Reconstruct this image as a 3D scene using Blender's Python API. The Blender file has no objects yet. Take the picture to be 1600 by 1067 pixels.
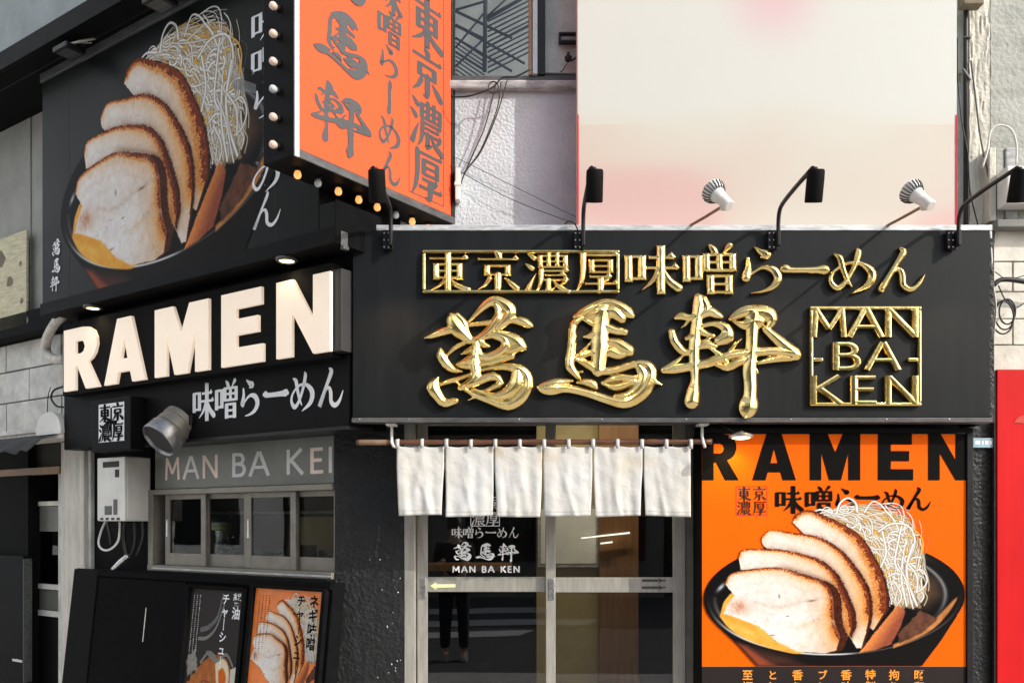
import bpy, math, random
import numpy as np
from mathutils import Vector, Matrix, Euler
from mathutils.geometry import tessellate_polygon
random.seed(7); RNG = np.random.default_rng(11)
S = bpy.context.scene; COL = S.collection
R = math.radians

# ------------------------------------------------------------------ camera, sky, sun, exposure
cam = bpy.data.cameras.new('camera'); camo = bpy.data.objects.new('camera', cam); COL.objects.link(camo)
camo.location = (0, 0, 1.6); camo.rotation_euler = (R(90), 0, 0)
cam.sensor_width = 36; cam.lens = 36 * 1420 / 1600; cam.shift_y = (816 - 533.5) / 1600
cam.clip_start = 0.05; cam.clip_end = 600
S.camera = camo
AZ, EL = R(56), R(32)                                   # sun: right of the shop front's normal, and its height
sunv = Vector((math.sin(AZ) * math.cos(EL), -math.cos(AZ) * math.cos(EL), math.sin(EL)))
W = bpy.data.worlds.new('World'); S.world = W; W.use_nodes = True
nt = W.node_tree; bg = nt.nodes['Background']; sky = nt.nodes.new('ShaderNodeTexSky')
sky.sky_type = 'NISHITA'; sky.sun_disc = False; sky.sun_elevation = EL; sky.sun_rotation = math.atan2(sunv.x, sunv.y)
sky.air_density = 1.0; sky.dust_density = 2.0; sky.ozone_density = 1.0
hz = nt.nodes.new('ShaderNodeHueSaturation'); hz.inputs['Saturation'].default_value = .62      # thin milky haze over the town
nt.links.new(sky.outputs[0], hz.inputs['Color']); nt.links.new(hz.outputs[0], bg.inputs[0]); bg.inputs[1].default_value = 0.15
sl = bpy.data.lights.new('sun', 'SUN'); sl.energy = 2.0; sl.angle = R(0.5); sl.color = (1, .95, .87)
so = bpy.data.objects.new('sun', sl); COL.objects.link(so); so.rotation_euler = sunv.to_track_quat('Z', 'Y').to_euler()
so.location = (10, -8, 12)
S.view_settings.view_transform = 'Standard'; S.view_settings.look = 'None'
S.view_settings.exposure = 0.86; S.view_settings.gamma = 1; S.view_settings.use_curve_mapping = False

# ------------------------------------------------------------------ materials
def lin(c):
    c = c / 255.0
    return c / 12.92 if c <= .04045 else ((c + .055) / 1.055) ** 2.4
def sc(r, g, b): return (lin(r), lin(g), lin(b))
MATS = {}
def mat(name, col, rough=.6, metal=0., var=.0, vscale=6., bump=0., bscale=80., col2=None, spec=.5, emit=None, estr=0., stretch=(1, 1, 1), rvar=.12, coat=0.):
    m = bpy.data.materials.new(name); m.use_nodes = True; MATS[name] = m
    n = m.node_tree.nodes; l = m.node_tree.links; p = n['Principled BSDF']
    p.inputs['Roughness'].default_value = rough; p.inputs['Metallic'].default_value = metal
    p.inputs['Specular IOR Level'].default_value = spec
    if coat: p.inputs['Coat Weight'].default_value = coat
    tc = n.new('ShaderNodeTexCoord'); mp = n.new('ShaderNodeMapping'); mp.inputs['Scale'].default_value = stretch
    l.new(tc.outputs['Object'], mp.inputs[0])
    ns = n.new('ShaderNodeTexNoise'); ns.inputs['Scale'].default_value = vscale; ns.inputs['Detail'].default_value = 6; ns.inputs['Roughness'].default_value = .65
    l.new(mp.outputs[0], ns.inputs['Vector'])
    c2 = col2 or tuple(max(0, c * (1 - var)) for c in col); c1 = col if col2 else tuple(min(1, c * (1 + var)) for c in col)
    rp = n.new('ShaderNodeValToRGB'); rp.color_ramp.elements[0].position = .35; rp.color_ramp.elements[1].position = .65
    rp.color_ramp.elements[0].color = (*c2, 1); rp.color_ramp.elements[1].color = (*c1, 1)
    l.new(ns.outputs['Fac'], rp.inputs[0]); l.new(rp.outputs[0], p.inputs['Base Color'])
    mr = n.new('ShaderNodeMapRange'); mr.inputs[3].default_value = max(.03, rough - rvar); mr.inputs[4].default_value = min(1, rough + rvar)
    l.new(ns.outputs['Fac'], mr.inputs[0]); l.new(mr.outputs[0], p.inputs['Roughness'])
    if bump:
        b = n.new('ShaderNodeBump'); b.inputs['Strength'].default_value = 1; b.inputs['Distance'].default_value = bump
        n2 = n.new('ShaderNodeTexNoise'); n2.inputs['Scale'].default_value = bscale; n2.inputs['Detail'].default_value = 5
        l.new(mp.outputs[0], n2.inputs['Vector']); l.new(n2.outputs['Fac'], b.inputs['Height']); l.new(b.outputs[0], p.inputs['Normal'])
    if emit:
        p.inputs['Emission Color'].default_value = (*emit, 1); p.inputs['Emission Strength'].default_value = estr
    return m
mat('sign_black', (.0072, .0088, .0096), .5, spec=.2, var=.14, vscale=2.6, bump=.0006, bscale=6, stretch=(4, 4, .4), rvar=.16)
mat('black_paint', (.005, .005, .0055), .55, spec=.09, var=.25, vscale=8, bump=.0004, bscale=60)
mat('black_metal', (.009, .009, .010), .42, spec=.3, var=.2, vscale=20)
mat('dull_black', (.006, .006, .006), .75, spec=.09, var=.3, vscale=10, bump=.0006, bscale=90)
mat('poster_black', (.0075, .009, .0095), .36, var=.08, vscale=2, spec=.10)
mat('grey_trim', (.07, .07, .07), .45, var=.35, vscale=9, stretch=(1, 4, 4))
mat('plate_dark', (.014, .015, .015), .5, var=.15)
mat('galvanised', (.55, .56, .56), .42, metal=.35, var=.25, vscale=14, stretch=(1, 5, 5))
mat('rough_black', (.012, .013, .0135), .46, spec=.35, var=.3, vscale=14, bump=.011, bscale=42)
mat('stucco', (.54, .57, .59), .9, var=.10, vscale=2.2, bump=.010, bscale=55)
mat('stucco_cream', (.62, .59, .50), .9, var=.14, vscale=4, bump=.010, bscale=38)
mat('stucco_grey', (.38, .385, .345), .9, var=.16, vscale=4, bump=.009, bscale=38)
mat('concrete_blue', (.34, .37, .37), .9, var=.15, vscale=3, bump=.003, bscale=120)
mat('concrete_grey', (.22, .22, .20), .9, var=.22, vscale=3, bump=.003, bscale=90)
mat('net_grey', (.37, .365, .335), .9, var=.15, vscale=2.5, bump=.004, bscale=220)
mat('stucco_upper', (.55, .57, .53), .9, var=.16, vscale=4, bump=.009, bscale=38)
mat('ledge', (.40, .40, .395), .85, var=.35, vscale=9, bump=.004, bscale=60, stretch=(1, 3, 3))
mat('tile_grey', (.62, .60, .55), .6, var=.25, vscale=5, bump=.002, bscale=50)
mat('tile_cream', (.66, .62, .53), .5, var=.18, vscale=6, bump=.002, bscale=40)
mat('mortar_pale', (.36, .34, .29), .95, var=.3, vscale=20)
mat('mortar', (.16, .15, .13), .95, var=.3, vscale=20)
mat('pillar_white', (.60, .57, .50), .7, var=.2, vscale=5, bump=.002, bscale=50, stretch=(3, 3, .6))
mat('aluminium', (.45, .43, .38), .42, metal=.55, var=.14, vscale=10, stretch=(4, 4, .6))
mat('aluminium_dark', (.22, .205, .175), .45, metal=.45, var=.15, vscale=10)
mat('white_plastic', (.72, .71, .66), .45, var=.08, vscale=5)
mat('heater_side', (.50, .49, .45), .5, var=.1, vscale=5)
mat('white_print', (.84, .84, .84), .5, var=.03, vscale=10)
mat('grey_print', (.058, .056, .056), .5, var=.05, vscale=5)
mat('black_print', (.0045, .004, .0035), .7, spec=.06, var=.1, vscale=5)
mat('dark_print', (.017, .012, .011), .55, spec=.2, var=.1, vscale=5)
mat('red_print', (.55, .035, .015), .5, var=.1, vscale=5)
mat('orange_print', (.84, .118, .0005), .6, var=.03, vscale=2, spec=.08)
mat('orange_text', (.90, .30, .02), .5, var=.06)
mat('blade_orange', (.76, .098, .033), .6, var=.03, vscale=2, spec=.12)
mat('matte_black', (.005, .005, .0055), .85, spec=.06, var=.3, vscale=12)
mat('menu_orange', (.80, .20, .03), .4, var=.15, vscale=9)
mat('hood_steel', (.30, .30, .30), .36, metal=.8, var=.35, vscale=7)
mat('steel', (.62, .62, .61), .28, metal=.9, var=.25, vscale=8)
mat('gold', (.93, .75, .34), .20, metal=1., col2=(.80, .57, .19), vscale=12, rvar=.04, bump=.0025, bscale=20)
mat('hem_thread', (.46, .44, .38), .9)
mat('bamboo', (.16, .065, .030), .42, col2=(.075, .028, .015), vscale=9, stretch=(1, 4, 4))
mat('bamboo_pale', (.24, .15, .09), .45, var=.25, vscale=12)
mat('linen', (.545, .555, .55), .9, col2=(.53, .515, .47), vscale=2.6, bump=.006, bscale=20)
mat('cable', (.012, .012, .012), .5, var=.3, vscale=30)
mat('cable_white', (.62, .60, .54), .5, var=.1)
mat('red_sign', (.58, .009, .011), .5, spec=.15, var=.10, vscale=3, stretch=(3, 3, .5))
mat('wood', (.27, .135, .05), .45, col2=(.18, .085, .032), vscale=5, stretch=(6, 6, .5))
mat('olive_wall', (.40, .32, .15), .6, var=.12, vscale=4)
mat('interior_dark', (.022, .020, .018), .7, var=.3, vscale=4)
mat('paper', (.80, .80, .74), .6, var=.06, vscale=8)
mat('asphalt', (.075, .075, .075), .9, var=.25, vscale=8, bump=.004, bscale=120)
mat('paving', (.45, .44, .42), .85, var=.18, vscale=4, bump=.003, bscale=60)
mat('road_white', (.60, .60, .59), .7, var=.18, vscale=18)
mat('facade_beige', (.24, .225, .20), .85, var=.15, vscale=2)
mat('facade_brown', (.60, .56, .50), .85, var=.2, vscale=2)
mat('facade_grey', (.48, .48, .48), .85, var=.15, vscale=2)
mat('stucco_white', (.79, .83, .87), .9, var=.06, vscale=2)
mat('window_dark', (.02, .024, .028), .12)
mat('truss', (.045, .05, .055), .5, var=.2, vscale=10)
mat('net_yellow', (.60, .55, .36), .7, var=.22, vscale=7, stretch=(1, 1, 6))
mat('brown_blot', (.20, .16, .11), .8, var=.3, vscale=14)
mat('awning_cloth', (.05, .052, .05), .85, var=.35, vscale=8, bump=.002, bscale=60)
mat('plate_blue', (.30, .46, .52), .5, var=.12, vscale=30)
mat('arrow_yellow', (.80, .82, .42), .5)
mat('chip_white', (.62, .62, .60), .8, var=.15)
mat('frame_brown', (.26, .16, .09), .6, var=.2)
mat('frame_blue', (.42, .52, .55), .5, var=.1)
mat('vinyl_grey', (.135, .14, .12), .35, var=.12, vscale=6)
mat('letter_grey', (.58, .58, .56), .5, var=.08)
mat('letter_copper', (.74, .58, .49), .45, var=.08)
mat('skin', (.55, .36, .26), .5, var=.06); mat('hair', (.02, .016, .014), .5); mat('jacket', (.02, .022, .03), .8, var=.2)
mat('trousers', (.014, .015, .02), .8, var=.2); mat('shoe', (.32, .31, .30), .5); mat('bag_tan', (.34, .20, .07), .6, var=.15)
mat('letter_lit', (.86, .76, .64), .4, var=.03, vscale=3, emit=(1., .77, .56), estr=.22)
mat('bulb_off', (.60, .46, .38), .2, var=.05, emit=(1, .66, .45), estr=.09)
mat('bulb_clear', (.52, .54, .54), .12, var=.05)
mat('bulb_warm', (.62, .34, .14), .25, emit=(1., .42, .12), estr=.62)
mat('lamp_lens', (.9, .8, .55), .3, emit=(1., .78, .36), estr=3.0)
mat('glow_white', (.9, .9, .85), .3, emit=(1., .93, .80), estr=.8)
def glass(name, refl, tint, rough=.0):
    m = bpy.data.materials.new(name); m.use_nodes = True; MATS[name] = m
    n = m.node_tree.nodes; l = m.node_tree.links; n.remove(n['Principled BSDF'])
    t = n.new('ShaderNodeBsdfTransparent'); t.inputs[0].default_value = (*tint, 1)
    g = n.new('ShaderNodeBsdfGlossy'); g.inputs['Roughness'].default_value = rough
    fr = n.new('ShaderNodeFresnel'); fr.inputs[0].default_value = refl
    ns = n.new('ShaderNodeTexNoise'); ns.inputs['Scale'].default_value = 1.4
    bp = n.new('ShaderNodeBump'); bp.inputs['Distance'].default_value = .0004; l.new(ns.outputs['Fac'], bp.inputs['Height']); l.new(bp.outputs[0], g.inputs['Normal'])
    mx = n.new('ShaderNodeMixShader'); l.new(fr.outputs[0], mx.inputs[0]); l.new(t.outputs[0], mx.inputs[1]); l.new(g.outputs[0], mx.inputs[2])
    l.new(mx.outputs[0], n['Material Output'].inputs[0]); return m
glass('door_glass', 1.9, (.86, .87, .84)); glass('window_glass', 1.42, (.80, .82, .78)); glass('upper_glass', 1.6, (.75, .8, .82))
def attr_mat(name, attr, rough):
    m = bpy.data.materials.new(name); m.use_nodes = True; MATS[name] = m
    n = m.node_tree.nodes; a = n.new('ShaderNodeVertexColor'); a.layer_name = attr
    m.node_tree.links.new(a.outputs[0], n['Principled BSDF'].inputs['Base Color']); n['Principled BSDF'].inputs['Roughness'].default_value = rough; n['Principled BSDF'].inputs['Specular IOR Level'].default_value = .08
    return m
attr_mat('food_print', 'print', .5)
def banner_mat():
    m = mat('banner_print', (.74, .74, .68), .5); n = m.node_tree.nodes; l = m.node_tree.links
    tc = n.new('ShaderNodeTexCoord'); sx = n.new('ShaderNodeSeparateXYZ'); l.new(tc.outputs['Object'], sx.inputs[0])
    def ramp(inp, stops):
        r = n.new('ShaderNodeValToRGB'); r.color_ramp.interpolation = 'EASE'
        while len(r.color_ramp.elements) < len(stops): r.color_ramp.elements.new(.5)
        for e, (p, c) in zip(r.color_ramp.elements, stops): e.position = p; e.color = (*c, 1)
        l.new(inp, r.inputs[0]); return r
    ns = n.new('ShaderNodeTexNoise'); ns.inputs['Scale'].default_value = 1.1; ns.inputs['Detail'].default_value = 0; l.new(tc.outputs['Object'], ns.inputs['Vector'])
    ad = n.new('ShaderNodeMath'); ad.operation = 'MULTIPLY_ADD'; l.new(ns.outputs['Fac'], ad.inputs[0]); ad.inputs[1].default_value = .35; l.new(sx.outputs['Z'], ad.inputs[2])
    upper = ramp(ad.outputs[0], [(.30, (.52, .46, .385)), (.85, (.535, .525, .455)), (1., (.54, .54, .495))])
    low = ramp(ns.outputs['Fac'], [(.42, (.54, .36, .325)), (.52, (.53, .45, .38)), (.66, (.53, .475, .40))])
    gt = n.new('ShaderNodeMath'); gt.operation = 'GREATER_THAN'; gt.inputs[1].default_value = .655; l.new(sx.outputs['Z'], gt.inputs[0])
    sm_ = n.new('ShaderNodeMapRange'); sm_.interpolation_type = 'SMOOTHSTEP'; sm_.inputs[1].default_value = .28; sm_.inputs[2].default_value = .80; l.new(sx.outputs['Z'], sm_.inputs[0])
    ab = n.new('ShaderNodeMath'); ab.operation = 'SUBTRACT'; ab.inputs[1].default_value = 1.1; l.new(sx.outputs['X'], ab.inputs[0]); a2 = n.new('ShaderNodeMath'); a2.operation = 'ABSOLUTE'; l.new(ab.outputs[0], a2.inputs[0])
    eg = n.new('ShaderNodeMapRange'); eg.interpolation_type = 'SMOOTHSTEP'; eg.inputs[1].default_value = .45; eg.inputs[2].default_value = 1.1; l.new(a2.outputs[0], eg.inputs[0])
    mf = n.new('ShaderNodeMix'); l.new(eg.outputs[0], mf.inputs[0]); l.new(sm_.outputs[0], mf.inputs[2]); l.new(gt.outputs[0], mf.inputs[3])
    mx = n.new('ShaderNodeMix'); mx.data_type = 'RGBA'; l.new(mf.outputs[0], mx.inputs[0]); l.new(low.outputs[0], mx.inputs[6]); l.new(upper.outputs[0], mx.inputs[7])
    dv = n.new('ShaderNodeVectorMath'); dv.operation = 'DISTANCE'; l.new(tc.outputs['Object'], dv.inputs[0]); dv.inputs[1].default_value = (1.15, 0, 1.42)
    rr = ramp(dv.outputs['Value'], [(.0, (1, 1, 1)), (.42, (0, 0, 0))])
    mx2 = n.new('ShaderNodeMix'); mx2.data_type = 'RGBA'; l.new(rr.outputs[0], mx2.inputs[0]); l.new(mx.outputs[2], mx2.inputs[6]); mx2.inputs[7].default_value = (.57, .40, .41, 1)
    l.new(mx2.outputs[2], n['Principled BSDF'].inputs['Base Color'])
banner_mat()

def stain_linen():
    m = MATS['linen']; n = m.node_tree.nodes; l = m.node_tree.links; p = n['Principled BSDF']; old = p.inputs['Base Color'].links[0].from_socket
    tc = n.new('ShaderNodeTexCoord'); sx = n.new('ShaderNodeSeparateXYZ'); l.new(tc.outputs['Object'], sx.inputs[0])
    zr = n.new('ShaderNodeMapRange'); zr.interpolation_type = 'SMOOTHSTEP'; zr.inputs[1].default_value = .19; zr.inputs[2].default_value = .42; l.new(sx.outputs['Z'], zr.inputs[0])
    ns = n.new('ShaderNodeTexNoise'); ns.inputs['Scale'].default_value = 4.2; ns.inputs['Detail'].default_value = 5; l.new(tc.outputs['Object'], ns.inputs['Vector'])
    nr_ = n.new('ShaderNodeMapRange'); nr_.inputs[1].default_value = .5; nr_.inputs[2].default_value = .72; l.new(ns.outputs['Fac'], nr_.inputs[0])
    mu = n.new('ShaderNodeMath'); mu.operation = 'MULTIPLY'; l.new(zr.outputs[0], mu.inputs[0]); l.new(nr_.outputs[0], mu.inputs[1])
    mx = n.new('ShaderNodeMix'); mx.data_type = 'RGBA'; l.new(mu.outputs[0], mx.inputs[0]); l.new(old, mx.inputs[6]); mx.inputs[7].default_value = (.42, .30, .15, 1); l.new(mx.outputs[2], p.inputs['Base Color'])
stain_linen()
# ------------------------------------------------------------------ frames: x along a facade, y into it, z up
class Frame:
    def __init__(s, o, deg):
        a = R(deg); s.o = np.array(o, float); s.a = a
        s.ex = np.array([math.cos(a), math.sin(a)]); s.ey = np.array([-math.sin(a), math.cos(a)])
    def at(s, px, py, y):          # measured point of the photograph on the facade plane y -> facade x, z
        d = np.array([(px - 800) / 1420, 1.]); t = (y + s.o @ s.ey) / (d @ s.ey); p = t * d
        return float((p - s.o) @ s.ex), float(1.6 + (816 - py) / 1420 * t)
    def w(s, x, y, z): p = s.o + s.ex * x + s.ey * y; return (p[0], p[1], z)
F = Frame((0, 0), 0)
L = Frame((-1.053, 5.4), -35)
B = Frame((-1.077, 4.5), 55)
INFO = {}
def thing(name, label, cat, fr, base, group=None, tilt=0.):
    o = bpy.data.objects.new(name, None); COL.objects.link(o); o.empty_display_size = .05
    o.location = fr.w(*base); o.rotation_euler = (tilt, 0, fr.a); o['label'] = label; o['category'] = cat
    if group: o['group'] = group
    INFO[o.name] = base if not tilt else (0, 0, 0)
    return o
def ofs(parent):
    if parent is None: return (0, 0, 0)
    p = parent
    while p.parent: p = p.parent
    return INFO[p.name]
def link(name, me, parent, loc=(0, 0, 0)):
    o = bpy.data.objects.new(name, me); COL.objects.link(o); o.location = loc
    if parent: o.parent = parent
    return o

# ------------------------------------------------------------------ mesh builder
class MB:
    def __init__(s): s.v = []; s.f = []
    def add(s, v, f):
        k = len(s.v); s.v += [tuple(p) for p in v]; s.f += [tuple(i + k for i in q) for q in f]; return s
    def box(s, x0, x1, y0, y1, z0, z1):
        return s.add([(x0, y0, z0), (x1, y0, z0), (x1, y1, z0), (x0, y1, z0), (x0, y0, z1), (x1, y0, z1), (x1, y1, z1), (x0, y1, z1)],
                     [(3, 2, 1, 0), (4, 5, 6, 7), (0, 1, 5, 4), (1, 2, 6, 5), (2, 3, 7, 6), (3, 0, 4, 7)])
    def rect(s, x0, x1, z0, z1, y): return s.add([(x0, y, z0), (x1, y, z0), (x1, y, z1), (x0, y, z1)], [(0, 1, 2, 3)])
    def flat(s, poly, y, holes=()):
        loops = [poly] + list(holes); pts = [p for lp in loops for p in lp]
        tris = tessellate_polygon([[Vector((p[0], p[1], 0)) for p in lp] for lp in loops])
        out = []
        for a, b, c in tris:
            A, Bq, Cq = pts[a], pts[b], pts[c]
            cr = (Bq[0] - A[0]) * (Cq[1] - A[1]) - (Bq[1] - A[1]) * (Cq[0] - A[0])
            out.append((a, b, c) if cr > 0 else (a, c, b))
        return s.add([(p[0], y, p[1]) for p in pts], out)
    def prism(s, poly, y0, y1, holes=()):
        s.flat(poly, y0, holes)
        for lp in [poly] + list(holes):
            n = len(lp); v = [(p[0], y0, p[1]) for p in lp] + [(p[0], y1, p[1]) for p in lp]
            s.add(v, [(i, i + n, (i + 1) % n + n, (i + 1) % n) for i in range(n)])
        return s
    def tube(s, pts, r, n=8, caps=True):
        P = [Vector(p) for p in pts]; rr = r if isinstance(r, (list, tuple)) else [r] * len(P)
        t0 = (P[1] - P[0]).normalized(); up = Vector((0, 0, 1)) if abs(t0.z) < .9 else Vector((1, 0, 0))
        u = t0.cross(up).normalized(); v = []; m = len(P)
        for i, p in enumerate(P):
            t = (P[min(i + 1, m - 1)] - P[max(i - 1, 0)]).normalized()
            u = (u - t * u.dot(t)).normalized(); w = t.cross(u)
            for k in range(n):
                a = 2 * math.pi * k / n; v.append(p + (u * math.cos(a) + w * math.sin(a)) * rr[i])
        f = [(i * n + k, i * n + (k + 1) % n, (i + 1) * n + (k + 1) % n, (i + 1) * n + k) for i in range(m - 1) for k in range(n)]
        if caps: f += [tuple(range(n))[::-1], tuple((m - 1) * n + k for k in range(n))]
        return s.add(v, f)
    def lathe(s, prof, o, ax, n=20):    # prof: (radius, distance along the axis)
        ax = Vector(ax).normalized(); o = Vector(o)
        return s.tube([o + ax * (h + i * 1e-5) for i, (r, h) in enumerate(prof)], [max(r, 1e-4) for r, h in prof], n) if False else s._lathe(prof, o, ax, n)
    def _lathe(s, prof, o, ax, n):
        up = Vector((0, 0, 1)) if abs(ax.z) < .9 else Vector((1, 0, 0)); u = ax.cross(up).normalized(); w = ax.cross(u); v = []
        for r, h in prof:
            for k in range(n):
                a = 2 * math.pi * k / n; v.append(o + ax * h + (u * math.cos(a) + w * math.sin(a)) * max(r, 1e-4))
        m = len(prof)
        f = [(i * n + k, i * n + (k + 1) % n, (i + 1) * n + (k + 1) % n, (i + 1) * n + k) for i in range(m - 1) for k in range(n)]
        return s.add(v, f + [tuple(range(n))[::-1], tuple((m - 1) * n + k for k in range(n))])
    def build(s, name, m, parent=None, smooth=False, bevel=0., kind=None, label=None):
        bx, by, bz = ofs(parent)
        me = bpy.data.meshes.new(name); me.from_pydata([(a - bx, b - by, c - bz) for a, b, c in s.v], [], s.f)
        me.materials.append(MATS[m]); me.update()
        if smooth: me.polygons.foreach_set('use_smooth', [True] * len(me.polygons))
        o = link(name, me, parent)
        if smooth == 'angle':
            me.set_sharp_from_angle(angle=R(42))
        if bevel:
            b = o.modifiers.new('edge', 'BEVEL'); b.width = bevel; b.segments = 2; b.limit_method = 'ANGLE'
        if kind: o['kind'] = kind
        if label: o['label'] = label
        return o
def bx(name, m, parent, x0, x1, y0, y1, z0, z1, bevel=.003, **k):
    return MB().box(x0, x1, y0, y1, z0, z1).build(name, m, parent, bevel=bevel, **k)
def tag(o, label, cat, group=None):
    o['label'] = label; o['category'] = cat
    if group: o['group'] = group
    return o

# ------------------------------------------------------------------ strokes and characters
def smooth_pts(pts, sub=6):
    P = [np.array(p, float) for p in pts]
    if len(P) < 3:
        return [P[0] + (P[1] - P[0]) * t for t in (0, .5, 1)]
    out = []; Q = [2 * P[0] - P[1]] + P + [2 * P[-1] - P[-2]]
    for i in range(1, len(Q) - 2):
        a, b, c, d = Q[i - 1:i + 3]
        for k in range(sub):
            t = k / sub
            out.append(.5 * (2 * b + (c - a) * t + (2 * a - 5 * b + 4 * c - d) * t * t + (3 * b - a - 3 * c + d) * t ** 3))
    out.append(P[-1]); return out
def stroke_sections(pts, cap):
    s = smooth_pts(pts)
    for q in s: q[2] = max(q[2], .8)
    sec = []; n = len(s)
    for i, q in enumerate(s):
        t = s[min(i + 1, n - 1)][:2] - s[max(i - 1, 0)][:2]; ln = np.linalg.norm(t); t = t / ln if ln > 1e-9 else np.array([1., 0])
        sec.append((q[:2], t, q[2], 1.))
    if cap:
        a, t, w, _ = sec[0]; pre = [(a - t * w * .5 * math.sin(k), t, max(w * math.cos(k), .3), math.cos(k)) for k in (R(80), R(45))]
        b, t2, w2, _ = sec[-1]; post = [(b + t2 * w2 * .5 * math.sin(k), t2, max(w2 * math.cos(k), .3), math.cos(k)) for k in (R(45), R(80))]
        sec = pre + sec + post
    return sec
def H(x1, x2, y, w=5): return [('b', [(x1, y, w), (x2 - 3, y, w)]), ('t', [(x2 - 13, y + w * .4), (x2 - 6, y + 10), (x2 + 1, y + w * .1), (x2 - 3, y - w * .5)])]
def HB(x1, x2, y, w=5): return [('b', [(x1, y, w), (x2, y, w)])]
def V(x, y1, y2, w=11): return [('b', [(x - .5, y1 + 1, w * .9), (x, y1 - 6, w), (x, y2 + 8, w), (x, y2, w * .95)])]
def P(*p): return [('c', list(p))]
MIN = {
 '東': H(6, 96, 85) + V(50, 101, -2, 12) + V(23, 72, 30) + V(77, 72, 30) + HB(23, 77, 70) + HB(23, 77, 53) + HB(23, 77, 36) + P((46, 33, 7), (30, 16, 6), (5, 1, 2)) + P((54, 33, 4), (70, 16, 9), (96, 5, 11)),
 '京': P((46, 101, 9), (52, 94, 12), (54, 87, 9)) + H(5, 97, 83) + V(27, 68, 40) + V(73, 68, 40) + HB(27, 73, 66) + HB(27, 73, 44) + P((51, 43, 12), (51, 18, 12), (49, 4, 10), (38, 2, 2)) + P((32, 33, 9), (22, 18, 7), (6, 5, 2)) + P((68, 33, 4), (82, 20, 10), (93, 9, 11)),
 '濃': P((6, 96, 4), (14, 90, 8), (20, 85, 9)) + P((1, 70, 4), (9, 64, 8), (15, 59, 9)) + P((5, 4, 10), (14, 26, 7), (24, 46, 2)) + V(34, 93, 60, 9) + V(91, 93, 60, 9) + HB(34, 91, 91, 4.5) + HB(34, 91, 77, 4) + HB(34, 91, 63, 4.5) + V(53, 101, 62, 8) + V(72, 101, 62, 8) + H(30, 97, 53, 4.5) + P((36, 54, 9), (35, 30, 8), (31, 12, 6), (22, -2, 2)) + H(44, 90, 42, 4) + H(40, 97, 30, 4.5) + P((52, 29, 9), (52, 12, 9), (50, 3, 8), (60, 6, 5), (68, 12, 2)) + P((62, 29, 3), (76, 12, 8), (98, 0, 9)) + P((90, 26, 7), (82, 18, 5), (74, 13, 2)),
 '厚': H(14, 99, 93) + P((20, 94, 11), (20, 55, 10), (15, 22, 8), (3, -2, 2)) + V(40, 82, 47, 10) + V(82, 82, 47, 10) + HB(40, 82, 80) + HB(40, 82, 65, 4.5) + HB(40, 82, 50) + H(34, 84, 38) + P((78, 38, 9), (72, 31, 7), (62, 27, 4)) + H(24, 99, 20) + P((60, 30, 11), (60, 12, 11), (57, 0, 9), (44, 0, 2)),
 '味': V(7, 80, 24) + V(32, 80, 28) + HB(7, 32, 78) + HB(7, 32, 32) + H(44, 92, 76) + H(38, 99, 54) + V(67, 101, -2, 12) + P((64, 53, 8), (52, 28, 7), (32, 8, 2)) + P((70, 53, 4), (82, 28, 10), (99, 12, 12)),
 '噌': V(6, 80, 24) + V(30, 80, 28) + HB(6, 30, 78) + HB(6, 30, 32) + P((50, 101, 5), (56, 94, 9), (60, 87, 9)) + P((88, 101, 9), (82, 94, 6), (76, 86, 3)) + V(44, 84, 46, 10) + V(94, 84, 46, 10) + HB(44, 94, 82) + HB(44, 94, 66, 4.5) + HB(44, 94, 49) + V(69, 83, 48, 9) + V(52, 39, -2, 11) + V(87, 39, -2, 11) + HB(52, 87, 37) + HB(52, 87, 20, 4.5) + HB(52, 87, 3),
 'ら': P((34, 97, 3), (46, 88, 9), (57, 82, 13), (46, 76, 3)) + P((20, 74, 5), (21, 56, 8), (16, 32, 12), (26, 40, 5), (48, 54, 6), (70, 50, 11), (80, 32, 12), (70, 14, 9), (50, 4, 5), (28, 0, 2)),
 'ー': P((2, 52, 8), (8, 52, 13), (22, 49, 9), (70, 49, 10), (92, 50, 14), (98, 49, 8)),
 '｜': P((52, 100, 8), (52, 90, 13), (50, 70, 10), (50, 28, 11), (47, 8, 14), (46, 2, 8)),
 'め': P((16, 84, 4), (26, 76, 9), (32, 52, 8), (40, 28, 6), (48, 14, 3)) + P((60, 96, 4), (62, 86, 9), (52, 52, 7), (36, 22, 7), (20, 10, 9), (8, 26, 7), (14, 46, 5), (38, 64, 5), (66, 64, 7), (88, 44, 12), (82, 18, 10), (50, -2, 2)),
 'ん': P((48, 98, 4), (54, 88, 10), (36, 54, 8), (10, 4, 10), (28, 36, 4), (44, 50, 6), (52, 38, 9), (54, 14, 9), (68, 4, 9), (84, 14, 7), (97, 38, 2)),
}
def trace(scale_w, strokes, hh):        # pixel traces of a brush character -> 0..100 units (y up)
    out = []
    for st in strokes: out.append(('c', [(x / scale_w * 100, (hh - y) / scale_w * 100, w / scale_w * 100) for x, y, w in st]))
    return out
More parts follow.
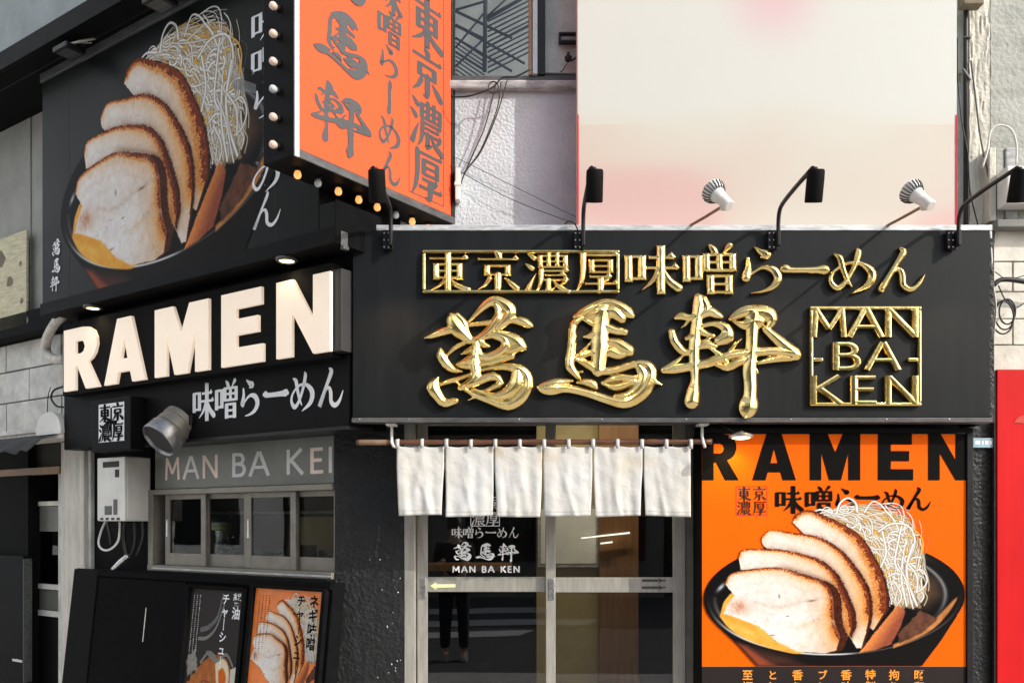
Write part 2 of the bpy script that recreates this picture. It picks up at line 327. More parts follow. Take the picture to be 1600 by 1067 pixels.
MAN = [[(80, 370, 14), (130, 350, 40), (200, 325, 52), (270, 305, 56), (330, 300, 40)], [(295, 185, 46), (310, 230, 90), (350, 290, 110), (405, 345, 80), (450, 390, 50)],
 [(345, 180, 40), (400, 240, 44), (425, 310, 38), (455, 385, 46)], [(440, 235, 18), (520, 150, 40), (610, 75, 60), (680, 65, 66), (760, 110, 84), (785, 160, 80), (740, 230, 70), (680, 290, 44)],
 [(655, 80, 40), (690, 150, 50), (670, 230, 70), (600, 320, 60), (520, 380, 54), (455, 395, 44)], [(430, 265, 22), (520, 255, 30), (620, 240, 34)],
 [(720, 240, 28), (800, 225, 40), (880, 230, 62), (930, 255, 54), (965, 272, 20)], [(250, 525, 16), (330, 450, 34), (430, 402, 26)], [(208, 465, 26), (215, 520, 66), (260, 590, 62), (320, 635, 40), (385, 648, 10)],
 [(540, 375, 24), (640, 352, 40), (730, 375, 64), (750, 430, 64), (690, 495, 62), (600, 530, 60), (545, 520, 50), (520, 470, 44)], [(640, 325, 26), (740, 350, 62), (830, 395, 88), (880, 440, 66), (905, 455, 30)], [(870, 440, 60), (810, 465, 64), (770, 480, 40)],
 [(510, 390, 46), (500, 480, 66), (490, 580, 74), (500, 690, 66), (440, 750, 56), (370, 785, 36)], [(505, 435, 30), (440, 475, 40), (380, 505, 8)], [(490, 520, 60), (410, 570, 50), (348, 592, 24), (430, 603, 44), (500, 590, 40)], [(525, 395, 36), (570, 425, 40), (605, 438, 22)],
 [(540, 590, 36), (640, 570, 46), (730, 540, 42), (800, 518, 44)], [(190, 760, 20), (260, 735, 34), (350, 710, 30), (460, 672, 24)], [(185, 700, 16), (145, 770, 84), (180, 840, 76), (240, 905, 60), (335, 890, 40)],
 [(550, 635, 22), (640, 615, 34), (740, 610, 44), (860, 630, 70), (925, 690, 66), (930, 770, 70), (870, 860, 90), (800, 915, 76), (730, 925, 60), (600, 885, 44), (460, 830, 30), (330, 728, 14)],
 [(850, 650, 80), (835, 750, 100), (760, 830, 84), (660, 855, 50), (560, 825, 30), (470, 795, 20)], [(390, 775, 40), (500, 735, 56), (620, 690, 56), (680, 700, 50), (720, 745, 26)], [(690, 755, 44), (630, 785, 30), (560, 808, 8)], [(440, 885, 8), (490, 860, 16)]]
BA = [[(415, 205, 30), (350, 265, 50), (335, 440, 56), (320, 580, 62), (345, 640, 54), (390, 695, 34)], [(355, 655, 20), (420, 650, 18)], [(360, 195, 26), (440, 150, 56), (540, 105, 62), (630, 80, 56), (720, 105, 70), (790, 150, 74), (840, 188, 30)], [(450, 205, 40), (560, 160, 76), (680, 150, 90), (750, 210, 60)],
 [(590, 150, 130), (580, 230, 110), (570, 330, 110), (570, 450, 116), (560, 560, 100), (555, 640, 80)], [(610, 270, 60), (690, 305, 56), (775, 320, 44)], [(640, 400, 50), (720, 420, 70), (800, 470, 76), (825, 490, 34)], [(660, 480, 80), (730, 510, 60), (800, 500, 30)], [(430, 215, 16), (500, 245, 36), (550, 260, 40)], [(440, 362, 14), (500, 350, 44), (550, 330, 50)],
 [(500, 400, 14), (430, 480, 24), (368, 540, 24)], [(365, 540, 24), (430, 570, 46), (490, 600, 54), (560, 655, 44)], [(400, 525, 50), (480, 495, 40), (540, 500, 50)],
 [(570, 650, 46), (680, 640, 54), (790, 605, 48), (890, 585, 50), (970, 610, 76), (990, 680, 84), (945, 780, 100), (860, 865, 90), (760, 905, 72), (620, 875, 56), (450, 820, 52), (290, 785, 56), (180, 790, 80), (110, 795, 60), (58, 782, 18)], [(335, 725, 20), (220, 740, 60), (120, 765, 54), (60, 780, 20)], [(890, 600, 50), (930, 680, 80), (890, 780, 80), (800, 845, 60), (700, 850, 30)],
 [(385, 742, 20), (450, 735, 50), (510, 755, 56), (540, 785, 22)], [(590, 742, 22), (690, 705, 50), (800, 700, 46), (890, 705, 36)], [(600, 755, 16), (710, 775, 56), (850, 730, 50)], [(1000, 705, 44), (1040, 735, 26), (1080, 757, 8)]]
KEN = [[(320, 35, 56), (325, 90, 80), (310, 200, 72), (295, 330, 72), (285, 480, 72), (288, 620, 62), (290, 720, 52), (275, 820, 84), (265, 895, 96)], [(132, 205, 20), (180, 188, 46), (250, 200, 44), (330, 180, 56), (410, 150, 66), (470, 175, 50), (510, 195, 24)], [(360, 55, 60), (385, 110, 60), (380, 160, 50)], [(240, 225, 24), (215, 255, 20), (180, 285, 8)],
 [(100, 320, 46), (120, 390, 56), (170, 460, 54), (220, 490, 44), (280, 470, 36)], [(220, 375, 24), (270, 350, 44)], [(360, 268, 26), (440, 250, 34), (520, 270, 56), (560, 310, 76), (555, 360, 90), (490, 395, 60)], [(320, 300, 44), (380, 335, 40), (440, 352, 30)], [(345, 405, 34), (412, 375, 18)], [(320, 440, 40), (400, 425, 54), (465, 438, 24)],
 [(200, 512, 12), (120, 575, 28), (30, 632, 34)], [(28, 640, 34), (120, 628, 56), (260, 605, 56), (390, 578, 58), (490, 545, 62), (610, 508, 60), (760, 490, 60), (900, 480, 60), (1020, 485, 64), (1090, 495, 90), (1130, 510, 70)], [(420, 455, 18), (490, 505, 36), (540, 560, 46)], [(470, 590, 26), (560, 610, 52), (650, 570, 54), (740, 540, 46)],
 [(565, 500, 26), (620, 430, 26), (678, 378, 6)], [(582, 215, 22), (640, 180, 56), (720, 150, 76), (800, 150, 84), (890, 170, 100), (930, 215, 70), (905, 275, 40)], [(610, 235, 14), (700, 260, 60), (760, 240, 90), (820, 230, 90)], [(780, 170, 110), (770, 260, 90), (765, 400, 80), (755, 520, 84), (745, 640, 90), (752, 760, 84), (748, 860, 90), (735, 940, 124), (720, 992, 70)],
 [(875, 295, 44), (950, 360, 60), (1030, 430, 76), (1110, 495, 90)], [(820, 575, 24), (940, 545, 44), (1090, 535, 40)], [(800, 640, 22), (810, 655, 18)]]
BRUSH = {'萬': trace(1067, MAN, 1067), '馬': trace(1120, BA, 1067), '軒': trace(1174, KEN, 1067)}
def seg(*pts, w=12): return [('b', [(x, y, w) for x, y in pts])] if len(pts) == 2 else [q for a, b in zip(pts, pts[1:]) for q in [('b', [(a[0], a[1], w), (b[0], b[1], w)])]]
def arc(cx, cy, rx, ry, a0, a1, w=12): return [('n', [(cx + rx * math.cos(R(a0 + (a1 - a0) * k / 6)), cy + ry * math.sin(R(a0 + (a1 - a0) * k / 6)), w) for k in range(7)])]
ROM = {'M': (104, seg((8, 0), (14, 100)) + seg((14, 96), (52, 28)) + seg((52, 28), (90, 96)) + seg((90, 100), (96, 0))),
       'A': (92, seg((4, 0), (44, 100)) + seg((48, 100), (88, 0)) + seg((22, 36), (70, 36), w=10)),
       'N': (90, seg((10, 0), (10, 100)) + seg((12, 96), (78, 6)) + seg((80, 0), (80, 100))),
       'B': (66, seg((10, 0), (10, 100)) + seg((10, 94), (34, 94), w=11) + seg((10, 54), (36, 54), w=11) + seg((10, 6), (36, 6), w=11) + arc(34, 74, 20, 20, 90, -90) + arc(36, 30, 24, 24, 90, -90)),
       'K': (78, seg((10, 0), (10, 100)) + seg((70, 100), (14, 50)) + seg((24, 56), (76, 0))),
       'E': (60, seg((10, 0), (10, 100)) + seg((10, 94), (56, 94), w=11) + seg((10, 52), (52, 52), w=11) + seg((10, 6), (58, 6), w=11)), ' ': (44, [])}
def put(mb, strokes, ox, oz, sx, sz, y, ridge=None, lift=.00012, fat=1.):
    """Strokes in 0..100 units to facade coordinates; ridge=(side, height) makes a raised chiselled letter, else flat print."""
    for i, (kind, pts) in enumerate(strokes):
        yy = y - lift * i
        if kind == 't':
            q = [(ox + a / 100 * sx, oz + b / 100 * sz) for a, b in pts]
            if ridge:
                cx = sum(a for a, b in q) / len(q); cz = sum(b for a, b in q) / len(q); n = len(q)
                v = [(a, y, b) for a, b in q] + [(a, y - ridge[0], b) for a, b in q] + [(cx, y - ridge[0] - ridge[1] * .6, cz)]
                f = [(i2, (i2 + 1) % n, n + (i2 + 1) % n, n + i2) for i2 in range(n)] + [(n + i2, n + (i2 + 1) % n, 2 * n) for i2 in range(n)]
                mb.add(v, f)
            else: mb.flat(q, yy)
            continue
        pts = [(a, b, w * fat) for a, b, w in pts]
        sec = stroke_sections(pts, kind == 'c'); v = []; asp = sz / sx
        if ridge:
            for c, t, w, h in sec:
                nx, nz = -t[1], t[0]; ww = w / 100 * sx; b = min(ridge[1], ww * .5) * h
                for o, dy in ((-.5, 0), (-.5, ridge[0]), (-.34, ridge[0] + b * .78), (0, ridge[0] + b), (.34, ridge[0] + b * .78), (.5, ridge[0]), (.5, 0)):
                    v.append((ox + (c[0] + nx * o * w) / 100 * sx, y - dy - .00003 * i, oz + (c[1] + nz * o * w) / 100 * sz))
            m = 7; n = len(sec)
            f = [(a * m + k, (a + 1) * m + k, (a + 1) * m + k + 1, a * m + k + 1) for a in range(n - 1) for k in range(m - 1)]
            f += [tuple(range(m)), tuple((n - 1) * m + k for k in range(m))[::-1]]
            mb.add(v, f)
        else:
            for c, t, w, h in sec:
                nx, nz = -t[1], t[0]
                for o in (.5, -.5): v.append((ox + (c[0] + nx * o * w) / 100 * sx, yy, oz + (c[1] + nz * o * w) / 100 * sz))
            n = len(sec); mb.add(v, [(2 * a, 2 * a + 1, 2 * a + 3, 2 * a + 2) for a in range(n - 1)])
    return mb
def field(strokes, fat, N, lo=-6., hi=106.):
    g = np.linspace(lo, hi, N); X, Y = np.meshgrid(g, g); U = np.full((N, N), 1e3)
    for kind, pts in strokes:
        if kind == 't':
            q = np.array(pts, float); c = q.mean(0); d = np.full((N, N), -1e3); n = len(q)
            for a, b in zip(q, np.roll(q, -1, 0)):
                e = b - a; nn = np.array([e[1], -e[0]]) / np.linalg.norm(e)
                if (c - a) @ nn > 0: nn = -nn
                d = np.maximum(d, (X - a[0]) * nn[0] + (Y - a[1]) * nn[1])
            d = d - .8 * (fat - 1) * 5
        elif kind == 'b':
            a, b = np.array(pts[0][:2], float), np.array(pts[-1][:2], float); e = b - a; ln = np.linalg.norm(e); e /= ln; hw = fat * np.mean([p[2] for p in pts]) / 2
            al = (X - a[0]) * e[0] + (Y - a[1]) * e[1]; pe = np.abs((X - a[0]) * e[1] - (Y - a[1]) * e[0]); d = np.maximum(pe - hw, np.abs(al - ln / 2) - ln / 2)
        else:
            sm = smooth_pts(pts, 4); d = np.full((N, N), 1e3)
            for p, q in zip(sm, sm[1:]):
                v = q[:2] - p[:2]; L2 = max(v @ v, 1e-9); t = np.clip(((X - p[0]) * v[0] + (Y - p[1]) * v[1]) / L2, 0, 1)
                d = np.minimum(d, np.hypot(X - p[0] - t * v[0], Y - p[1] - t * v[1]) - fat * np.maximum(p[2] + (q[2] - p[2]) * t, .8) / 2)
        h = np.clip(.5 + .5 * (U - d) / .45, 0, 1); U = U * (1 - h) + d * h - .45 * h * (1 - h)
    return g, X, Y, U
def emboss(strokes, ox, oz, sx, sz, y, side, puff, fat, N):
    """One raised character: a chiselled body over the union of its strokes, with upright sides."""
    g, X, Y, U = field(strokes, fat, N); c = g[1] - g[0]
    k = U < c * .55; q = k[:-1, :-1] & k[1:, :-1] & k[:-1, 1:] & k[1:, 1:]
    vid = np.zeros((N, N), bool); vid[:-1, :-1] |= q; vid[1:, :-1] |= q; vid[:-1, 1:] |= q; vid[1:, 1:] |= q
    gy, gx = np.gradient(U, c); gl = np.maximum(np.hypot(gx, gy), .3); near = np.where(U > -.75 * c, U, 0)
    Xs = X - near * gx / gl; Ys = Y - near * gy / gl; D = np.maximum(-U, 0) * (near == 0)
    hgt = side + puff * .72 * (1 - np.exp(-D / 2.6)) + puff * .07 * np.minimum(D, 9)
    idx = -np.ones((N, N), int); idx[vid] = np.arange(vid.sum())
    v = [(ox + a / 100 * sx, y - h, oz + b / 100 * sz) for a, b, h in zip(Xs[vid], Ys[vid], hgt[vid])]
    i, j = np.nonzero(q); f = np.stack([idx[i, j], idx[i, j + 1], idx[i + 1, j + 1], idx[i + 1, j]], 1).tolist()
    E = {}
    for fc_ in f:
        for a, b in zip(fc_, fc_[1:] + fc_[:1]): E[(a, b)] = 1
    base = {}
    for (a, b) in list(E):
        if (b, a) not in E:
            for w in (a, b):
                if w not in base: base[w] = len(v); p = v[w]; v.append((p[0], y, p[2]))
            f.append([b, a, base[a], base[b]])
    return MB().add(v, f)
def chars(text, parent, m, x, z, w, h, y, dx=0, dz=0, table=MIN, name='character', ridge=None, fat=1., smooth=False):
    for i, ch in enumerate(text):
        mb = put(MB(), table[ch], x + dx * i, z + dz * i, w, h, y, ridge, fat=fat)
        mb.build(name, m, parent, smooth=smooth)
def roman(text, parent, m, x, z, h, y, track=14, ridge=None, fat=1., name='letter', squeeze=1., ms=None):
    k = 0
    for ch in text:
        wd, st = ROM[ch]
        if st:
            mb = MB(); put(mb, st, x, z, h * squeeze, h, y, ridge, fat=fat); mb.build(name, (ms[k % len(ms)] if ms else m), parent, smooth=bool(ridge) and 'angle'); k += 1
        x += (wd + track) / 100 * h * squeeze
    return x
def roman_width(text, h, track, squeeze=1.): return sum((ROM[c][0] + track) for c in text) / 100 * h * squeeze - track / 100 * h * squeeze
fc = bpy.data.curves.new('lettering', 'FONT'); fo = bpy.data.objects.new('lettering', fc); COL.objects.link(fo)
def font(mb, text, cx, cz, size, y, bold=.012, sx=1.):   # the built-in font's outlines, centred on cx, cz
    fc.body = text; fc.size = 1; fc.offset = bold; fc.align_x = 'CENTER'; fc.align_y = 'CENTER'; fc.resolution_u = 2
    fo.update_tag(); bpy.context.view_layer.update()
    ev = fo.evaluated_get(bpy.context.evaluated_depsgraph_get()); me = ev.to_mesh()
    v = [(cx + p.co.x * size * sx, y, cz + p.co.y * size) for p in me.vertices]; f = [tuple(q.vertices) for q in me.polygons]; ev.to_mesh_clear()
    mb.add(v, f); return mb
GRO = {'R': (84, [(0, 0), (0, 100), (46, 100), (60, 98), (72, 91), (78, 80), (79, 68), (75, 56), (68, 48), (58, 43), (84, 0), (53, 0), (33, 38), (28, 38), (28, 0)], [[(28, 79), (28, 58), (42, 58), (48, 61), (51, 68), (48, 76), (42, 79)]]),
       'A': (98, [(0, 0), (32, 100), (66, 100), (98, 0), (68, 0), (63, 17), (35, 17), (30, 0)], [[(41, 37), (57, 37), (49, 68)]]),
       'M': (113, [(0, 0), (0, 100), (40, 100), (57, 60), (74, 100), (113, 100), (113, 0), (86, 0), (86, 58), (70, 0), (43, 0), (26, 58), (26, 0)], []),
       'E': (79, [(0, 0), (0, 100), (76, 100), (76, 77), (29, 77), (29, 63), (70, 63), (70, 41), (29, 41), (29, 24), (79, 24), (79, 0)], []),
       'N': (88, [(0, 0), (0, 100), (28, 100), (61, 44), (61, 100), (88, 100), (88, 0), (61, 0), (26, 58), (26, 0)], [])}
GAPS = [29, 31, 39, 31, 0]

# ------------------------------------------------------------------ the printed picture of the bowl: colours on a fine flat sheet
def vnoise(h, w, cell, seed):
    r = np.random.default_rng(seed); gh, gw = int(h / cell) + 3, int(w / cell) + 3; g = r.random((gh, gw))
    yy, xx = np.mgrid[0:h, 0:w] / cell; i, j = yy.astype(int), xx.astype(int); a, b = yy - i, xx - j; a = a * a * (3 - 2 * a); b = b * b * (3 - 2 * b)
    return g[i, j] * (1 - a) * (1 - b) + g[i + 1, j] * a * (1 - b) + g[i, j + 1] * (1 - a) * b + g[i + 1, j + 1] * a * b
def fbm(h, w, cell, seed): return (vnoise(h, w, cell, seed) * .5 + vnoise(h, w, cell / 2, seed + 1) * .3 + vnoise(h, w, max(cell / 4, 1.01), seed + 2) * .2)
class Art:
    def __init__(s, x0, y0, x1, y1, k):
        s.k = k; s.x0, s.y0 = x0, y0; s.w, s.h = int((x1 - x0) * k), int((y1 - y0) * k)
        yy, xx = np.mgrid[0:s.h, 0:s.w]; s.X = x0 + xx / k; s.Y = y0 + yy / k
        s.c = np.zeros((s.h, s.w, 3)); s.a = np.zeros((s.h, s.w))
    def line(s, pts, sub=5):
        q = [(a, b, 0) for a, b in pts]; return [p[:2] for p in smooth_pts(q, sub)]
    def dist(s, pl):
        d = np.full((s.h, s.w), 1e9)
        for a, b in zip(pl, pl[1:]):
            a = np.array(a); b = np.array(b); v = b - a; L2 = max(v @ v, 1e-9)
            t = np.clip(((s.X - a[0]) * v[0] + (s.Y - a[1]) * v[1]) / L2, 0, 1)
            d = np.minimum(d, np.hypot(s.X - a[0] - t * v[0], s.Y - a[1] - t * v[1]))
        return d
    def inside(s, pl):
        m = np.zeros((s.h, s.w), bool); n = len(pl)
        for i in range(n):
            (xa, ya), (xb, yb) = pl[i], pl[(i + 1) % n]
            if ya == yb: continue
            m ^= ((ya > s.Y) != (yb > s.Y)) & (s.X < (xb - xa) * (s.Y - ya) / (yb - ya) + xa)
        return m
    def sd(s, pl): d = s.dist(list(pl) + [pl[0]]); return np.where(s.inside(pl), -d, d)
    def over(s, m, col):
        m = np.clip(m, 0, 1)[..., None]; col = np.array(col, float)
        if col.ndim == 1: col = col[None, None]
        s.c = s.c * (1 - m) + col * m; s.a = np.maximum(s.a, m[..., 0])
    def fill(s, pl, col, soft=.7, rag=0., seed=1):
        d = s.sd(pl)
        if rag: d = d + (fbm(s.h, s.w, 5 * s.k, seed) - .5) * rag
        s.over(.5 - d / (2 * soft), col); return d
    def mesh(s, name, thr=.5):
        c = s.c / 255; c = np.where(c <= .04045, c / 12.92, ((c + .055) / 1.055) ** 2.4) * .94
        keep = s.a > thr; q = keep[:-1, :-1] & keep[1:, :-1] & keep[:-1, 1:] & keep[1:, 1:]
        vid = np.zeros((s.h, s.w), bool); vid[:-1, :-1] |= q; vid[1:, :-1] |= q; vid[:-1, 1:] |= q; vid[1:, 1:] |= q
        idx = -np.ones((s.h, s.w), int); idx[vid] = np.arange(vid.sum())
        vx = s.X[vid]; vy = -s.Y[vid]; co = np.stack([vx, np.zeros_like(vx), vy], 1)
        i, j = np.nonzero(q); f = np.stack([idx[i + 1, j], idx[i + 1, j + 1], idx[i, j + 1], idx[i, j]], 1)
        me = bpy.data.meshes.new(name); me.vertices.add(len(co)); me.vertices.foreach_set('co', co.ravel())
        me.loops.add(f.size); me.loops.foreach_set('vertex_index', f.ravel()); me.polygons.add(len(f))
        me.polygons.foreach_set('loop_start', np.arange(0, f.size, 4)); me.update(calc_edges=True)
        at = me.color_attributes.new('print', 'FLOAT_COLOR', 'POINT'); rgba = np.ones((len(co), 4)); rgba[:, :3] = c[vid] * .87; at.data.foreach_set('color', rgba.ravel())
        me.materials.append(MATS['food_print']); return me
def bowl_art(bowl=True):
    A = Art(1096, 770, 1511, 1044, 2.0 if bowl else 1.4); h, w = A.h, A.w; X, Y = A.X, A.Y; K = A.k
    n1 = fbm(h, w, 10 * K, 3); n2 = fbm(h, w, 3.2 * K, 9); n3 = vnoise(h, w, 1.3 * K, 21)
    rgb = lambda a, b, c: np.stack([a + 0 * n1, b + 0 * n1, c + 0 * n1], -1)
    def mix(c, m, d): m = np.clip(m, 0, 1)[..., None]; return c * (1 - m) + d * m
    if bowl:
        body = [(1118, 975), (1150, 1005), (1182, 1040), (1440, 1040), (1470, 1000), (1496, 960)]
        A.fill(body, (20, 18, 17))
        A.over((.5 - A.sd([(1150, 1003), (1166, 1008), (1215, 1040), (1184, 1040)]) / 6) * .9, (150, 72, 48)); A.over((.5 - A.sd([(1166, 1008), (1230, 1024), (1260, 1040), (1205, 1040)]) / 10) * .6, (84, 50, 40))
        e = np.hypot((X - 1303) / 204, (Y - 932 + (X - 1303) * .018) / 93); de = (e - 1) * 93
        A.over(.5 - de / 1.4, (14, 13, 13)); ang = np.arctan2(Y - 932, X - 1303)
        def rim(off, wd, a0, a1, col, op=1.): A.over(np.exp(-((de + off) / wd) ** 2) * op * (1 / (1 + np.exp(-(ang - a0) * 14))) * (1 / (1 + np.exp((ang - a1) * 14))), col)
        rim(3.4, 1.3, 1.2, 2.9, (240, 240, 240)); rim(8, 1.6, 2.2, 3.1, (120, 118, 116), .8); rim(3, 1.2, .15, 1.2, (90, 86, 84), .8)
        rim(6, 4.2, -1.02, -.55, (242, 242, 244)); rim(14, 1.6, -.5, .1, (165, 165, 165), .8); rim(20, 5, -.45, .0, (70, 66, 62), .5)
        A.over(np.exp(-(((X - 1126) / 6) ** 2 + ((Y - 917 + (X - 1126) * .8) / 4) ** 2)) * .9, (205, 210, 220))
        soup = A.sd(A.line([(1124, 962), (1134, 935), (1160, 930), (1260, 1000), (1250, 1020), (1215, 1015), (1170, 1000), (1140, 982), (1124, 962)]))
        A.over(.5 - soup / 2, np.stack([238 + 14 * n1, 150 + 50 * n1, 44 + 50 * n1], -1)); A.over(np.exp(-(((X - 1165) / 22) ** 2 + ((Y - 985 - (X - 1165) * .45) / 5) ** 2)) * .5 * (soup < 0), (252, 206, 110))
        A.over((.5 - A.sd(A.line([(1395, 1006), (1440, 985), (1492, 934), (1486, 950), (1462, 978), (1430, 998), (1395, 1012)])) / 3), np.stack([150 + 80 * n1, 96 + 56 * n1, 52 + 34 * n1], -1))
        A.over((.5 - A.sd([(1440, 900), (1462, 905), (1470, 930), (1448, 950), (1428, 950)]) / 14) * .7, (84, 62, 46))
    rs = random.Random(5)
    def strand(pts, wd, col, sh=.5, op=1.):
        pl = A.line(pts, 5); xs = [p[0] for p in pl]; ys = [p[1] for p in pl]; x0, x1, y0, y1 = min(xs) - 6, max(xs) + 6, min(ys) - 6, max(ys) + 6
        c0, c1 = max(0, int((x0 - A.x0) * K)), min(w, int((x1 - A.x0) * K) + 1); r0, r1 = max(0, int((y0 - A.y0) * K)), min(h, int((y1 - A.y0) * K) + 1)
        if c1 <= c0 or r1 <= r0: return
        sub = Art.__new__(Art); sub.h, sub.w = r1 - r0, c1 - c0; sub.X = X[r0:r1, c0:c1]; sub.Y = Y[r0:r1, c0:c1]; d = sub.dist(pl)
        cc = A.c[r0:r1, c0:c1]; aa = A.a[r0:r1, c0:c1]
        ms = (np.clip(1 - (d - wd) / 1.6, 0, 1) * sh * (aa > .5))[..., None]; cc[:] = cc * (1 - ms) + np.array((112, 86, 54)) * ms
        m = (np.clip(.5 - (d - wd) / .9, 0, 1) * op)[..., None]; core = np.clip(1.25 - d / max(wd, .1), 0, 1)[..., None]
        cc[:] = cc * (1 - m) + (np.array(col) * (.80 + .20 * core)) * m; aa[:] = np.maximum(aa, m[..., 0])
    outer = A.line([(1268, 805), (1300, 796), (1340, 790), (1385, 800), (1418, 818), (1433, 850), (1434, 890), (1440, 925), (1437, 948)], 6); inner = A.line([(1262, 806), (1294, 806), (1326, 820), (1350, 842), (1368, 868), (1380, 892), (1388, 918), (1396, 940), (1402, 950)], 6)
    m_ = len(inner) - 1
    def flow(t, v):
        q = min(max(t, 0), 1) * m_; a = int(q); b = min(a + 1, m_); f_ = q - a; p0 = np.array(inner[a]) * (1 - f_) + np.array(inner[b]) * f_; p1 = np.array(outer[a]) * (1 - f_) + np.array(outer[b]) * f_
        p = p0 * (1 - v) + p1 * v; return (float(p[0]), float(p[1]))
    mass = [tuple(p) for p in outer] + [tuple(p) for p in inner[::-1]]
    lo = np.clip((Y - 870) / 70, 0, 1); base = np.stack([200 + 40 * n2, 180 + 46 * n2, 140 + 60 * n2], -1); base = mix(base, lo, np.stack([118 + 60 * n2, 100 + 54 * n2, 70 + 50 * n2], -1))
    A.fill(mass, base, 1, 7, 5); A.over((.5 - (A.sd([(1300, 802), (1335, 792), (1372, 815), (1390, 845), (1372, 855), (1330, 822)]) + (n2 - .5) * 26) / 14) * .85, np.stack([238 + 12 * n1, 158 + 60 * n2, 50 + 70 * n2], -1))
    for i in range(400):
        t0 = rs.uniform(-.1, .9); ln = rs.uniform(.10, .34); v = rs.uniform(-.02, 1.02); am = rs.uniform(-.35, .35); ph = rs.uniform(0, 6.28); fr_ = rs.uniform(4, 12); pts = []
        for q in range(6):
            t = t0 + ln * q / 5
            if 0 <= t <= 1: pts.append(flow(t, v + am * math.sin(ph + fr_ * (t - t0) * 1.6)))
        pts = [p for p in pts if p[1] < 934 + 16 * rs.random()]
        if len(pts) < 3: continue
        g = rs.random(); top = t0 < .45
        col = (255, 252, 244) if g > .45 else ((244, 232, 204) if g > .25 or not top else (248, 190, 84))
        strand(pts, rs.uniform(.5, 1.25), col, .36, rs.uniform(.6, .95) if i < 260 else 1.)
    for i in range(46):
        t = rs.random() ** .8; cx, cy = flow(t * .8, rs.uniform(.1, 1.0)); rr_ = rs.uniform(5, 13); a0 = rs.uniform(0, 6.28); sp = rs.uniform(1.6, 3.8); sq = rs.uniform(.6, 1)
        strand([(cx + rr_ * math.cos(a0 + sp * k / 6), cy + sq * rr_ * math.sin(a0 + sp * k / 6)) for k in range(7)], rs.uniform(.8, 1.7), (255, 253, 247) if rs.random() > .22 else (250, 204, 110), .4)
    for pts, wd in [([(1306, 803), (1312, 786), (1324, 778), (1336, 785), (1339, 799)], 2.2), ([(1350, 800), (1362, 784), (1374, 787), (1384, 798), (1396, 812), (1404, 828)], 1.7), ([(1372, 830), (1392, 818), (1416, 820), (1427, 834), (1428, 852), (1420, 872)], 1.7), ([(1408, 822), (1402, 850), (1398, 880), (1412, 900)], 1.8),
                    ([(1426, 850), (1416, 885), (1420, 915), (1432, 945)], 2.2), ([(1424, 892), (1440, 890), (1448, 906), (1440, 920), (1428, 924)], 1.4), ([(1418, 880), (1432, 900), (1432, 925)], 1.6), ([(1378, 830), (1384, 862), (1376, 885)], 1.8), ([(1395, 905), (1408, 930), (1398, 950)], 1.4), ([(1388, 900), (1400, 895), (1416, 905), (1422, 940)], 1.5), ([(1262, 805), (1280, 796), (1300, 801)], 2), ([(1410, 870), (1408, 905), (1416, 946)], 1.9), ([(1402, 880), (1414, 905), (1426, 950)], 1.3)]:
        strand(pts, wd * .78, (255, 254, 250), .45)
    A.fill([(1437, 953), (1446, 957), (1464, 966), (1440, 988), (1405, 1004), (1402, 990)], np.stack([70 + 60 * n1, 46 + 36 * n1, 36 + 24 * n1], -1), 1.2, 4)
    mn = [(1403, 943), (1414, 955), (1408, 975), (1392, 1006), (1362, 1016), (1342, 1019), (1368, 985)]
    g = np.clip(((X - 1368) * .83 + (Y - 985) * .55 + 4) / 26, 0, 1); A.fill(mn, np.stack([244 - 104 * g + 24 * n2, 146 - 78 * g + 22 * n2, 66 - 20 * g + 22 * n2], -1), 1, 2)
    # pork slices, back to front: outline with the crusty edge first, its number of points, crust width at its end, side thickness
    sl = [([(1241, 806), (1246, 801), (1264, 796), (1290, 806), (1320, 821), (1345, 840), (1362, 868), (1376, 895), (1384, 925), (1384, 952), (1374, 968), (1364, 984), (1330, 960), (1300, 880), (1238, 816)], 10, 6.5, 4, .85),
          ([(1188, 840), (1203, 827), (1235, 831), (1278, 839), (1310, 858), (1328, 878), (1348, 908), (1357, 935), (1358, 958), (1353, 985), (1345, 1012), (1338, 1012), (1300, 950), (1240, 890), (1192, 852)], 9, 3.6, 5, .25),
          ([(1153, 869), (1161, 858), (1200, 857), (1235, 861), (1278, 874), (1303, 896), (1316, 922), (1328, 952), (1331, 978), (1324, 996), (1300, 960), (1220, 900), (1157, 889)], 9, 3.8, 7, .25),
          ([(1132, 911), (1141, 896), (1171, 889), (1216, 886), (1251, 896), (1286, 909), (1300, 930), (1303, 968), (1312, 994), (1306, 1015), (1288, 1020), (1245, 1017), (1215, 1003), (1185, 978), (1152, 965), (1130, 958), (1136, 944), (1147, 930)], 9, 4.2, 13, .2)]
    for k, (pl, nc, cw, th_, red) in enumerate(sl):
        top = A.line(pl[:nc], 5); full = top + [np.array(p) for p in pl[nc:]]
        jag = (n3 - .5) * 1.5 + (n2 - .5) * 3.0
        side = A.sd([(p[0] + th_ * (.15 + .85 * min(1, max(0, (q - 1) / (len(top) * .72)))), p[1] + th_ * .15) if q < len(top) else (p[0] + th_ * .8, p[1]) for q, p in enumerate(full)])
        dk = np.stack([44 + 110 * n2 * n3, 18 + 56 * n2 * n3, 12 + 30 * n2 * n3], -1)
        A.over((.5 - (side + jag) / 1.4) * ((X > 1250) | (Y > 895) | (A.a > .5)), dk)
        d = A.sd(full) + jag * .55; t = A.dist(top)
        al = np.clip((X - pl[0][0]) / (pl[nc - 1][0] - pl[0][0] + 1e-6), 0, 1) * .6 + np.clip((Y - pl[0][1]) / 110, 0, 1) * .4
        cr = 1.22 * cw * (.30 + .9 * np.clip(al * 1.25, 0, 1)) * (.45 + 1.1 * n2) + red * 2.2
